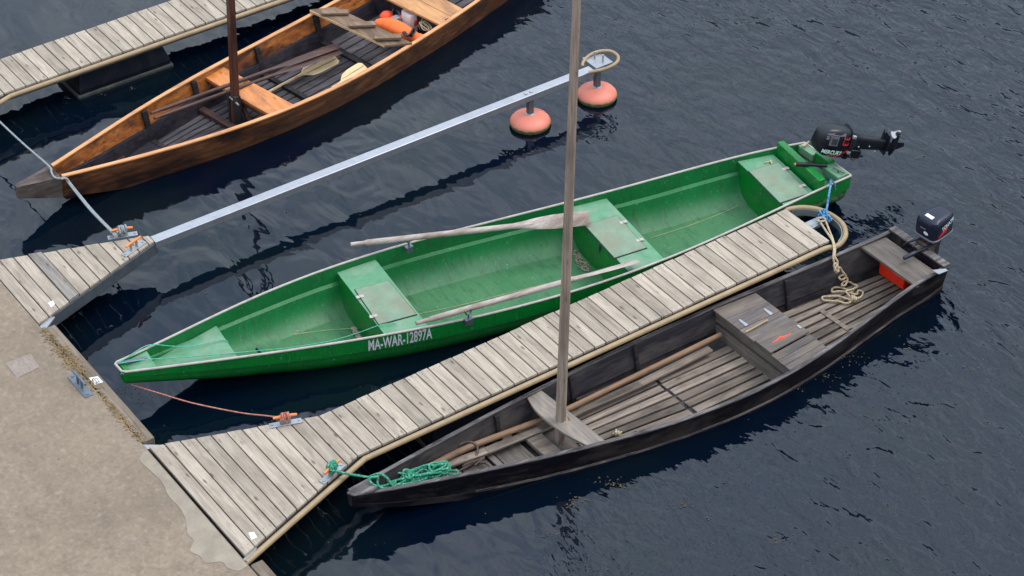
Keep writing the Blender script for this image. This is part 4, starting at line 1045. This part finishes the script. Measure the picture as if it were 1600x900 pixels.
mb = MB(); mb.bar(q[0]+Vector((.01, -.002, -.02)), q[3]+Vector((-.01, -.002, -.02)), .008, .034); mb.build('board_edge', M['plank_edge'], gk)
for ca, cb in (((502,20),(545,19)), ((545,39),(587,37.5)), ((585,59),(627,57))):
    a, b = at(*ca, .445), at(*cb, .445)
    mb = MB(); mb.bar(a, b, .10, .035); mb.build('cross_cleat', M['plank'], gk, bevel=.004)

# gear in the stern of the varnished boat
lj = at(632, 50, .1)
t = thing('life_jacket', lj, 'orange life jacket with black straps bundled in front of the white canister', 'life jacket')
mb = MB(); cc = curve([at(*p) for p in ((589,36,.16),(604,38,.19),(620,44,.2),(636,52,.18),(652,60,.16))], 5); mb.tube(cc, [.07+.05*math.sin(math.pi*i/(len(cc)-1)) for i in range(len(cc))], 14, flat=.75); mb.build('chest_panel', M['orange_cloth'], t)
mb = MB(); cc = curve([at(*p) for p in ((640,58,.15),(652,60,.16),(660,60,.15),(668,57,.12))], 4); mb.tube(cc, [.04, .055, .07, .075, .08, .08, .08, .08, .07, .06, .05, .04, .03][:len(cc)], 12, flat=.8); mb.build('collar', M['orange_cloth'], t)
mb = MB(); mb.tube(curve([at(*p) for p in ((631,50,.25),(636,56,.25),(641,53,.27),(645,46,.27),(647,50,.24),(642,56,.24))], 5), .028, 8, flat=.5); mb.build('strap', M['black'], t)
t = thing('life_jacket', at(603, 26, .1), 'red orange life jacket with a grey band near the gangplank and far side', 'life jacket')
mb = MB(); mb.ball(at(604,26,.12), .085, .10, .08); mb.build('body', M['red_cloth'], t)
mb = MB(); mb.tube([at(596,32,.12), at(611,30,.14)], .045, 10, flat=.5); mb.build('grey_band', M['r_grey'], t)
mb = MB(); mb.tube(curve([at(*p) for p in ((612,22,.14),(616,13,.16),(622,18,.16),(626,26,.14),(622,12,.18))], 5), .015, 8); mb.build('strap', M['r_dark'], t)
t = thing('life_jacket', at(622, 33, .08), 'orange life jacket with a blue grey band squeezed beside the white canister', 'life jacket')
mb = MB(); mb.tube(curve([at(*p) for p in ((608,36,.1),(618,32,.12),(627,32,.12))], 4), .07, 12); mb.tube(curve([at(*p) for p in ((653,34,.10),(662,38,.10),(672,42,.08))], 4), .085, 12); mb.build('body', M['red_cloth'], t)
MB().tube([at(618,31,.13), at(623,36,.13)], .076, 12).build('grey_band', M['r_grey'], t); MB().tube([at(663,35,.12), at(664,40,.12)], .09, 12).build('grey_band', M['r_grey'], t)
# canister with a cut-out handle
cb = at(641, 47, .0)
t = thing('canister', cb, 'white plastic canister with a red stained handle opening standing in the varnished boat', 'canister')
rings = []
for z, k in ((0, .94), (.03, 1), (.20, 1), (.27, .95), (.285, .9)):
    rings.append([cb+Vector((.105*k*np.sign(math.cos(a_))*abs(math.cos(a_))**.45, .085*k*np.sign(math.sin(a_))*abs(math.sin(a_))**.45, z)) for a_ in [2*math.pi*j/28 for j in range(28)]])
rings.append([cb+Vector((.07*np.sign(math.cos(a_))*abs(math.cos(a_))**.45, .055*np.sign(math.sin(a_))*abs(math.sin(a_))**.45, .262)) for a_ in [2*math.pi*j/28 for j in range(28)]])
mb = MB(); mb.loft(rings); mb.build('body', M['can'], t)
mb = MB(); mb.ball(cb+Vector((.105, .02, .15)), .008, .028, .05); mb.build('handle_opening', M['red_cloth'], t)
mb = MB(); cpt = at(668, 47, .14); rr = random.Random(9); pts = []
for i in range(26):
    a_ = i*1.05; pts.append(cpt+Vector((math.cos(a_)*.10+rr.uniform(-.03, .03), math.sin(a_)*.05+rr.uniform(-.02, .02)+.004*i-.05, .03+.06*abs(math.sin(a_*.5))+rr.uniform(-.01, .02))))
mb.tube(curve(pts, 5), .010, 6)
tag(mb.build('rope_coil', M['r_tan']), 'small coil of pale rope beside the white canister in the varnished boat', 'rope')

# ------------------------------------------------------------------ OUTBOARD MOTORS (upright: y aft, z up, origin on the transom)
def sring(cx, cy, z, a, b, n=28, e=.5, taper=0):
    out = []
    for k in range(n):
        t = 2*math.pi*k/n; c, s_ = math.cos(t), math.sin(t)
        x = a*np.sign(c)*abs(c)**e; y = b*np.sign(s_)*abs(s_)**e
        x *= 1-taper*(y/b)
        out.append(Vector((cx+x, cy+y, z)))
    return out
def outboard(loc, rot, label, cowl_mat, style):
    t = thing('outboard_motor', loc, label, 'outboard motor', None, rot)
    # cowl
    if style == 'blue':
        prof = [(.10, .135, .17, 0), (.13, .15, .19, 0), (.30, .147, .185, 0), (.345, .138, .175, .005), (.365, .115, .150, .012), (.375, .08, .11, .02)]
        e = .42
    else:
        prof = [(.10, .125, .165, 0), (.13, .138, .182, 0), (.30, .142, .188, 0), (.42, .134, .175, 0), (.50, .108, .135, 0), (.53, .075, .09, 0)]
        e = .55
    cy = .13
    mb = MB(); mb.loft([sring(0, cy+o, z, a, b, 32, e, .12) for z, a, b, o in prof]); cw = mb.build('cowl', cowl_mat, t, local=True)
    mb = MB(); mb.loft([sring(0, cy, z, a, b, 32, e, .12) for z, a, b in ((.105, .148, .188), (.110, .157, .197), (.128, .157, .197), (.134, .15, .19))]); mb.build('cowl_seam', M['greyplastic'] if style == 'blue' else M['black'], cw, local=True)
    # lower tray, leg, plate, gearcase
    mb = MB(); mb.loft([sring(0, cy, z, a, b, 24, .6) for z, a, b in ((.105, .125, .165), (.06, .10, .14), (.0, .065, .10), (-.10, .05, .085), (-.42, .038, .075))]); mb.build('leg', M['black'], t, local=True)
    mb = MB(); mb.prism([(-.07, .02), (.07, .02), (.085, .16), (.05, .27), (-.05, .27), (-.085, .16)], -.44, -.425); mb.build('cavitation_plate', M['black'], t, local=True)
    mb = MB()
    mb.loft([[Vector((.032*math.cos(a)*k, y, -.56+.040*math.sin(a)*k)) for a in [2*math.pi*j/16 for j in range(16)]] for y, k in ((-.02, .15), (.02, .7), (.08, 1), (.18, 1), (.24, .8))])
    mb.bar((0, .10, -.43), (0, .11, -.55), .035, .12, (0, 1, 0)); mb.bar((0, .12, -.58), (0, .15, -.70), .014, .11, (0, 1, 0), 0, .01, .05); mb.build('gearcase', M['black'], t, local=True)
    pr = MB(); pr.loft([[Vector((r*math.cos(a), y, -.56+r*math.sin(a))) for a in [2*math.pi*j/14 for j in range(14)]] for y, r in ((.24, .03), (.29, .032), (.31, .02))])
    pp = pr.build('propeller', M['black'], t, local=True)
    for k in range(3):
        a = R(80+120*k); d = Vector((math.cos(a), 0, math.sin(a))); s_ = Vector((-math.sin(a), 0, math.cos(a)))
        c = Vector((0, .27, -.56))
        mb = MB(); P = []
        for f, w_ in ((.02, .018), (.05, .036), (.08, .040), (.10, .024)):
            P.append((c+d*f+s_*w_+Vector((0, w_*.6, 0)), c+d*f-s_*w_-Vector((0, w_*.6, 0))))
        vs = [p for pr_ in P for p in pr_]+[p+Vector((0, .005, 0)) for pr_ in P for p in pr_]
        fs = [(2*i, 2*i+1, 2*i+3, 2*i+2) for i in range(3)]+[(8+2*i, 8+2*i+2, 8+2*i+3, 8+2*i+1) for i in range(3)]+[(0, 2, 10, 8), (2, 4, 12, 10), (4, 6, 14, 12), (1, 9, 11, 3), (3, 11, 13, 5), (5, 13, 15, 7), (6, 7, 15, 14), (0, 8, 9, 1)]
        mb.add(vs, fs); mb.build('propeller_blade', M['steel'], pp, local=True)
    # side lettering on +x
    def side_text(txt, size, y0, z0, rotd, mat, name, wid=.8):
        vs, fs = text_mesh(txt, size, wid, .002, 0); ca, sa = math.cos(R(rotd)), math.sin(R(rotd)); out = []
        for v in vs:
            y = y0+v[0]*ca-v[1]*sa; z = z0+v[0]*sa+v[1]*ca
            out.append((surf(y, z)+.003, y, z))
        MB().add(out, fs).build(name, mat, cw, local=True, smooth=0)
    def surf(y, z):
        zs = [p[0] for p in prof]; a = np.interp(z, zs, [p[1] for p in prof]); b = np.interp(z, zs, [p[2] for p in prof]); o = np.interp(z, zs, [p[3] for p in prof])
        q = min(.98, abs((y-cy-o)/b)); return float(a*(1-q**(2/e))**(e/2)*(1-.12*(y-cy-o)/b))
    def side_poly(pts, mat, name, dx=.002):
        P = curve([Vector((0, y, z)) for y, z in pts], 1, True)
        MB().add([(surf(p.y, p.z)+dx, p.y, p.z) for p in P], [tuple(range(len(P)))]).build(name, mat, cw, local=True, smooth=0)
    return t, cw, side_text, side_poly, surf
# the upright one on the black boat
mloc = at(1447, 395, .45)
t, cw, stx, spo, sf = outboard(Vector((.69, 7.12, .47)), (0, 0, R(4)), 'upright dark blue outboard motor with a red flash on the stern of the black boat', M['cowl_blue'], 'blue')
n_ = 6
up = [(-.03+.30*i/n_, .165+.135*(i/n_)) for i in range(n_+1)]; dn = [(-.03+.30*i/n_, .160+.055*(i/n_)+.02*math.sin(math.pi*i/n_)) for i in range(n_+1)]
for i in range(n_):
    pass
def strip(spo_, sf_, cw_, up, dn, mat, name, dx):
    vs = []; 
    for a, b in zip(up, dn): vs += [(sf_(a[0], a[1])+dx, a[0], a[1]), (sf_(b[0], b[1])+dx, b[0], b[1])]
    MB().add(vs, [(2*i, 2*i+1, 2*i+3, 2*i+2) for i in range(len(up)-1)]).build(name, mat, cw_, local=True, smooth=0)
strip(spo, sf, cw, [(-.0+.03*i, .15+.026*i*min(1, 1.25-.0*i)) for i in range(6)]+[(.29, .30)], [(-.0+.03*i, .148+.010*i) for i in range(6)]+[(.29, .26)], M['red'], 'red_flash', .0025)
stx('TOHATSU', .075, .075, .222, 14, M['palegreen'], 'lettering', .72)
MB().add([(.02, -.02+.0, .372), (.105, -.02, .372), (.105, .03, .376), (.02, .03, .376)], [(0, 1, 2, 3)])
mb = MB(); mb.hexa([(-.06, .0, .3655), (.05, .0, .3655), (.05, .045, .371), (-.06, .045, .371)], [(-.06, .0, .3685), (.05, .0, .3685), (.05, .045, .376), (-.06, .045, .376)]); mb.build('top_sticker', M['label'], cw, local=True)
mb = MB(); yf = cy_f = .13-.192
mb.add([(.04+.035*math.cos(a), -.066, .20+.022*math.sin(a)) for a in [2*math.pi*k/14 for k in range(14)]], [tuple(range(14))]); mb.build('front_emblem', M['label'], cw, local=True, smooth=0)
mb = MB(); mb.box(-.05, .03, -.067, -.060, .238, .25); mb.build('front_badge', M['greyplastic'], cw, local=True)
mb = MB(); mb.box(-.10, .10, -.06, .06, -.16, .04); mb.bar((-.07, -.06, .0), (-.07, -.13, -.02), .02, .02); mb.bar((.05, -.06, .0), (.05, -.12, -.02), .02, .02); mb.build('clamp_bracket', M['iron'], t, local=True, bevel=.008)
mb = MB(); mb.tube(curve([(-.05, -.03, .06), (-.08, -.10, .055), (-.13, -.17, .02), (-.15, -.2, -.02)], 4), .010, 8); mb.build('fuel_hose', M['black'], t, local=True)
mb = MB(); mb.tube([(.10, .06, .05), (.07, -.14, .02), (.055, -.20, .015)], [.018, .018, .018], 10); th_ = mb.build('tiller', M['black'], t, local=True)
mb = MB(); mb.tube([(.055, -.20, .015), (.05, -.23, .012), (.03, -.36, -.005), (.028, -.38, -.007)], [.02, .027, .026, .02], 12); mb.build('tiller_grip', M['cowl_blue'], th_, local=True)
# the tilted one on the green boat
t, cw, stx, spo, sf = outboard(Vector((-1.07, 7.52, .60)), (R(72), 0, R(-16)), 'black outboard motor tilted up out of the water on the stern of the green boat', M['cowl'], 'black')
stx('MERCURY', .072, .015, .47, -90, M['palegreen'], 'lettering', .8)
strip(spo, sf, cw, [(-.0+.10*max(0, i-4)/4, .40-.034*i) for i in range(9)], [(-.018+.10*max(0, i-4)/4, .40-.034*i) for i in range(9)], M['red'], 'red_line', .0025)
stx('3.3', .11, .255, .235, 180, M['red'], 'power_figure', .9)
mb = MB(); x_ = sf(.20, .33)
vs = [(sf(y, z)+d_, y, z) for d_ in (.0, .014) for y, z in ((.13, .31), (.24, .31), (.24, .42), (.13, .42))]
mb.hexa(vs[:4], vs[4:]); mb.build('air_intake', M['greyplastic'], cw, local=True)
mb = MB(); mb.add([(sf(y, z)+.0155, y, z) for y, z in ((.145, .325), (.215, .325), (.215, .395), (.145, .395))], [(0, 1, 2, 3)]); mb.build('intake_opening', M['ink'], cw, local=True, smooth=0)
def skin_patch(pts, mat, name, dx=.0025):
    MB().add([(sf(y, z)+dx, y, z) for y, z in pts], [tuple(range(len(pts)))]).build(name, mat, cw, local=True, smooth=0)
skin_patch([(.255, .22), (.285, .22), (.285, .30), (.27, .42), (.25, .47), (.245, .43), (.25, .40), (.25, .30)], M['greyplastic'], 'grey_panel')
skin_patch([(.20, .43), (.235, .43), (.232, .47), (.215, .455), (.20, .47), (.185, .45)], M['greyplastic'], 'grey_panel')
for y_, z_ in ((.27, .125), (.06, .125)):
    mb = MB(); mb.box(.13, .165, y_-.018, y_+.018, z_-.025, z_+.02); mb.build('latch', M['steel'], cw, local=True, bevel=.004)
mb = MB(); mb.tube(curve([(.09, .02, .08), (.13, -.03, .04), (.10, -.06, -.03), (.06, -.03, -.08)], 5), .008, 8); mb.build('cable', M['ink'], t, local=True)
mb = MB(); mb.tube(curve([(-.09, .03, .09), (-.12, -.05, .05), (-.06, -.09, -.02), (.0, -.04, -.08)], 5), .007, 8); mb.build('fuel_hose', M['ink'], t, local=True)
mb = MB(); mb.loft([sring(0, .10, z, a, b, 16, .5) for z, a, b in ((.10, .10, .12), (.06, .095, .12), (.03, .07, .10))]); mb.build('lower_tray', M['black'], t, local=True)
for y_, z_ in ((.145, -.05), (.16, -.20), (.10, -.30)):
    mb = MB(); mb.ball((.062-abs(z_)*.05, y_-.05, z_), .012, .012, .012, 8, 5); mb.build('bolt', M['steel'], t, local=True)
mb = MB(); mb.prism([(-.02, .12), (.02, .12), (.02, .30), (-.02, .33)], -.40, -.36); mb.build('trim_fin', M['black'], t, local=True)
mb = MB(); mb.box(-.09, .09, -.05, .06, -.10, .05); mb.bar((-.06, -.02, -.02), (-.06, -.02, -.16), .03, .03, (0, 1, 0)); mb.bar((.06, -.02, -.02), (.06, -.02, -.16), .03, .03, (0, 1, 0)); mb.build('clamp_bracket', M['black'], t, local=True, bevel=.01)
rinv = t.rotation_euler.to_matrix().inverted()
def tl(p): return rinv @ (Vector(p)-t.location)
ta, tb_, tc_ = tl(at(1292,259,.56)), tl(at(1264,257,.60)), tl(at(1243,256.5,.63))
mb = MB(); mb.tube([ta, tb_], .022, 10); th_ = mb.build('tiller', M['black'], t, local=True)
mb = MB(); mb.tube([tb_, tb_+(tc_-tb_)*.1, tc_-(tc_-tb_)*.05, tc_], [.024, .029, .029, .022], 12); mb.build('tiller_grip', M['black'], th_, local=True)
mb = MB(); mb.ball(tc_, .017); mb.build('tiller_button', M['orange_grip'], th_, local=True)

# ------------------------------------------------------------------ ROPES
def rope(pix, r, mat, label, n=8, name='mooring_rope', extra=None, world=None):
    mb = MB(); mb.tube(curve([at(*p) for p in pix], n), r, 8)
    for e in (extra or []): mb.tube(curve(e, n), r, 8)
    return tag(mb.build(name, mat), label, 'rope')
def knot(c, ax, r, turns, rr_, squash=1.0, seed=0):
    rnd = random.Random(seed); c = Vector(c); ax = Vector(ax).normalized()
    a = ax.cross(Vector((0, 0, 1))).normalized(); b = ax.cross(a); pts = []
    for i in range(int(turns*8)+1):
        t = 2*math.pi*i/8; k = i/(turns*8)-.5
        pts.append(c+ax*(k*rr_*2+rnd.uniform(-.008, .008))+(a*math.cos(t)+b*math.sin(t))*(r+rnd.uniform(-.008, .008)))
    return pts
dB = Vector((math.cos(fb), math.sin(fb), 0)); dA = Vector((math.cos(fa), math.sin(fa), 0))
cR = Vector((-.845, -.35, DECK+.10)); cG = Vector((.095, -.36, DECK+.10))
rope(((205,601,.30),(249,614.5,.28),(302,630,.28),(373,644.5,.36),(415,649.5,.5),(432,651.5,.565)), .0075, M['r_red'], 'thin pink red mooring line from the green bow to the cleat on the main jetty',
     extra=[knot(cR, dB, .040, 4, .045, seed=1), knot(cR+Vector((0, 0, -.02)), Vector((1, 0, .3)), .05, 2, .03, seed=2)])
cW = Vector((-4.735, -.20, DECK+.10)); dW = Vector((.62, 1.735, 0)).normalized()
rope(((-30,160,.50),(0,190.5,.47),(38,226,.47),(76,259,.525),(80,268,.515),(84,276,.5),(92,279,.51),(101,278,.52),(108,287,.46),(140,327,.40),(170,358,.50),(180,369,.56)), .012, M['r_grey'], 'grey double mooring rope over the bow of the varnished boat to the boom cleat',
     extra=[[at(*p) for p in ((96,280,.515),(104,279,.515),(112,289,.46),(144,328,.40),(172,357,.50),(183,368,.56))], knot(cW, dW, .038, 4, .05, seed=3), knot(cW+Vector((0, 0, -.03)), Vector((1, .2, .4)), .045, 2, .03, seed=4)])
# green rope: cleat, two strands to the bow, a heap of coils
cx = [(520,735,.56),(540,740,.50),(570,745,.43),(585,746,.45)]
rnd = random.Random(21)
heap = []
hc = at(655, 748, .20); ax = (at(712, 739, .15)-at(600, 762, .2)); ax.z = 0; axn = ax.normalized(); pn_ = Vector((axn.y, -axn.x, 0))
for i in range(150):
    a = i*.82; f = rnd.gauss(0, .26) if i % 5 else rnd.uniform(-.5, .5)
    k = .5+.5*math.sin(i*.13)
    heap.append(hc+axn*(ax.length*.42*math.sin(i*.21+.4)*.75+.11*math.cos(a))+pn_*(.085*math.sin(a)*(.5+.5*k)+rnd.uniform(-.02, .02))+Vector((0, 0, .05+.045*math.sin(i*.37)+rnd.uniform(-.015, .02))))
bigloop = [at(*p) for p in ((632,752,.24),(631,745,.26),(637,737,.27),(650,732,.27),(662,733,.27),(672,739,.27),(664,748,.26),(650,752,.25),(638,752,.25))]
tail = [at(*p) for p in ((672,736,.24),(690,737,.22),(703,741,.2),(714,741,.2),(715,736,.2),(705,735.5,.2),(694,739,.2),(684,745,.2))]
arch = [at(*p) for p in ((575,746,.47),(592,740,.52),(604,746,.50),(612,757,.42),(618,752,.44),(606,757,.40),(592,760,.42),(582,756,.46),(577,748,.5),(590,745,.5),(590,755,.44),(596,762,.42),(610,762,.38),(625,756,.3)) ]
rope(cx, .012, M['r_green'], 'bright green rope from the jetty cleat heaped in the bow of the black boat',
     extra=[[p+Vector((.02, .02, .0)) for p in [at(*q_) for q_ in cx]], heap, bigloop, tail, arch, knot(cG, dA, .040, 4, .045, seed=5), knot(cG, Vector((1, .3, .2)), .055, 2, .03, seed=6)])
# green twine in the green boat
rope(((178,569,.53),(190,567,.56),(231,561.5,.535),(290,558,.42),(366,551.5,.375),(420,546.5,.30),(451,543.5,.26),(515,533,.22),(560,520,.28),(592,508.5,.365),(620,504,.365)), .0055, M['r_twine'], 'thin green twine from the bow of the green boat back to the forward seat box', name='twine')
rope(((181,567,.54),(190,564,.555),(222,543.5,.55),(240,538.5,.545),(270,541,.45),(300,540.5,.40),(345,531.5,.38),(352,532,.375),(356,535,.36),(357,540,.28)), .0055, M['r_twine'], 'short green twine over the far rim of the green boat to its bow seat', name='twine')
# blue rope at the jetty loop
kb = at(1287, 338, .46)
rope(((1297,281,.56),(1298,288,.54),(1296,300,.50),(1293,318,.47),(1291,332,.47)), .013, M['r_blue'], 'blue rope from the green stern knotted to the bracket in the jetty loop',
     extra=[knot(kb, Vector((1, -.2, 0)), .042, 4, .055, seed=7), knot(kb+Vector((-.02, 0, .02)), Vector((.3, 1, .2)), .044, 3, .045, seed=8), knot(kb+Vector((.05, 0, 0)), Vector((.8, 1, .2)), .045, 3, .04, seed=12)])
rope(((1298,281,.545),(1303,286,.52),(1305,291,.48),(1305,296,.44)), .011, M['r_dark'], 'short dark blue rope end hanging from the stern cleat of the green boat')
# tan rope: two strands over the fender, a heap on the slats
s1 = [(1279,343,.45),(1290,360,.47),(1300,375,.468),(1303,388,.45),(1302,402,.41),(1304,412,.34),(1307,418,.28)]
s2 = [(1289,342,.45),(1295,358,.47),(1301,373,.468),(1305,388,.45),(1304,400,.42),(1309,410,.36),(1306,422,.26)]
pile = [(1306,422,.26),(1312,418,.26),(1316,424,.20),(1322,432,.11),(1315,437,.10),(1311,433,.13),(1318,430,.10),(1324,436,.04),(1321,445,.02),(1315,446,.02),(1319,440,.04),(1330,442,-.02),(1336,449,-.02),(1330,456,-.02),(1322,452,-.01),(1312,449,-.02),(1302,450,-.02),(1300,456,-.02),(1312,455,-.015),(1326,457,-.02),(1338,460,-.02),(1341,454,-.02),(1348,456,-.02),(1346,463,-.02),(1336,468,-.02),(1324,467,-.02),(1310,463,-.02),(1296,463,-.02),(1285,464,-.02),(1287,469,-.02),(1297,470,-.02),(1310,471,-.02),(1323,474,-.02),(1330,470,-.015),(1327,462,0),(1322,455,.01),(1332,452,.01),(1340,447,0),(1333,444,.01)]
knotp = [(1304,424,.27),(1308,414,.33),(1310,424,.27),(1305,420,.31),(1309,411,.35),(1303,414,.34),(1307,426,.25),(1310,416,.32)]
k2 = at(1334, 467, .0)
rope(s1, .0115, M['r_tan'], 'tan rope from the jetty loop to a loose heap on the black boat slats',
     extra=[[at(*p) for p in s2], [at(*p) for p in pile], [at(*p) for p in knotp], knot(k2, Vector((1, .5, 0)), .03, 4, .04, seed=9), [at(*p) for p in ((1276,344,.47),(1282,346,.47),(1290,344,.47),(1286,340,.5),(1278,341,.49))]])
# scrap of tan rope by the thwart, and the pale cord at the green stern
mb = MB(); mb.tube(curve(knot(at(965, 677, -.0), Vector((1, .4, .1)), .025, 4, .04, seed=10), 4), .010, 6)
tag(mb.build('rope_scrap', M['r_tan']), 'small knotted scrap of tan rope near the thwart of the black boat', 'rope')
mb = MB(); mb.tube(curve([at(*p) for p in ((1194,254,.425),(1200,253,.43),(1205,251,.43),(1206,256,.43),(1203,250,.44))], 5), .007, 6)
tag(mb.build('rope_scrap', M['r_tan']), 'short tan cord lying on the stern seat box of the green boat', 'rope')
mb = MB(); mb.tube(curve([at(*p) for p in ((1252,228,.52),(1258,225,.53),(1264,221,.53),(1254,229,.53),(1262,224,.54))], 5), .009, 6)
tag(mb.build('rope_scrap', M['r_tan']), 'tan cord tied on the far stern rim of the green boat beside the tilted motor', 'rope')

# ------------------------------------------------------------------ floating weed
mb = MB(); rnd = random.Random(31)
spots = [(952,754,18,8,40),(975,757,14,5,25),(905,783,18,8,45),(888,790,9,5,15),(1070,789,10,5,22),(1032,793,12,5,15),(1105,812,8,4,10),(858,835,14,8,20),(1230,842,20,10,30),(1133,753,5,3,8),(935,890,14,5,18),(1290,590,14,6,26),(1250,608,10,4,14),(1335,560,20,10,40),(1420,540,16,7,18),
         (160,147,7,3,10),(205,140,5,9,12),(170,510,6,3,8),(325,458,8,4,10),(195,610,16,10,26),(225,625,18,8,18),(450,330,8,4,8),(560,120,6,4,8),(690,160,6,3,5),(1277,187,9,4,8),(1575,176,8,5,8),(1525,570,10,8,12),(1440,750,5,3,5),(800,240,14,6,22),(838,236,14,5,12),(990,185,8,4,8),(870,110,12,6,14),(500,270,6,3,6)]
for (x, y, sx, sy, n) in spots:
    for i in range(int(n*.7)):
        p = at(x+rnd.gauss(0, sx*.75), y+rnd.gauss(0, sy*.6), .004)
        a = rnd.uniform(0, 6.28); l = rnd.uniform(.004, .017); d = Vector((math.cos(a), math.sin(a), 0))*l; e = Vector((-d.y, d.x, 0))*rnd.uniform(.3, .8)
        z = Vector((0, 0, rnd.uniform(0, .006)))
        mb.add([p+d+z, p+e, p-d+z*.5, p-e], [(0, 1, 2, 3)])
for i in range(260):
    p = at(rnd.uniform(20, 1580), rnd.uniform(0, 890), .004); l = rnd.uniform(.004, .009)
    mb.add([p+Vector((l, 0, 0)), p+Vector((0, l, .002)), p-Vector((l, 0, 0)), p-Vector((0, l, 0))], [(0, 1, 2, 3)])
tag(mb.build('floating_weed', M['floatweed'], smooth=0), 'loose yellow green weed and specks drifting on the dark water', 'weed', kind='stuff')
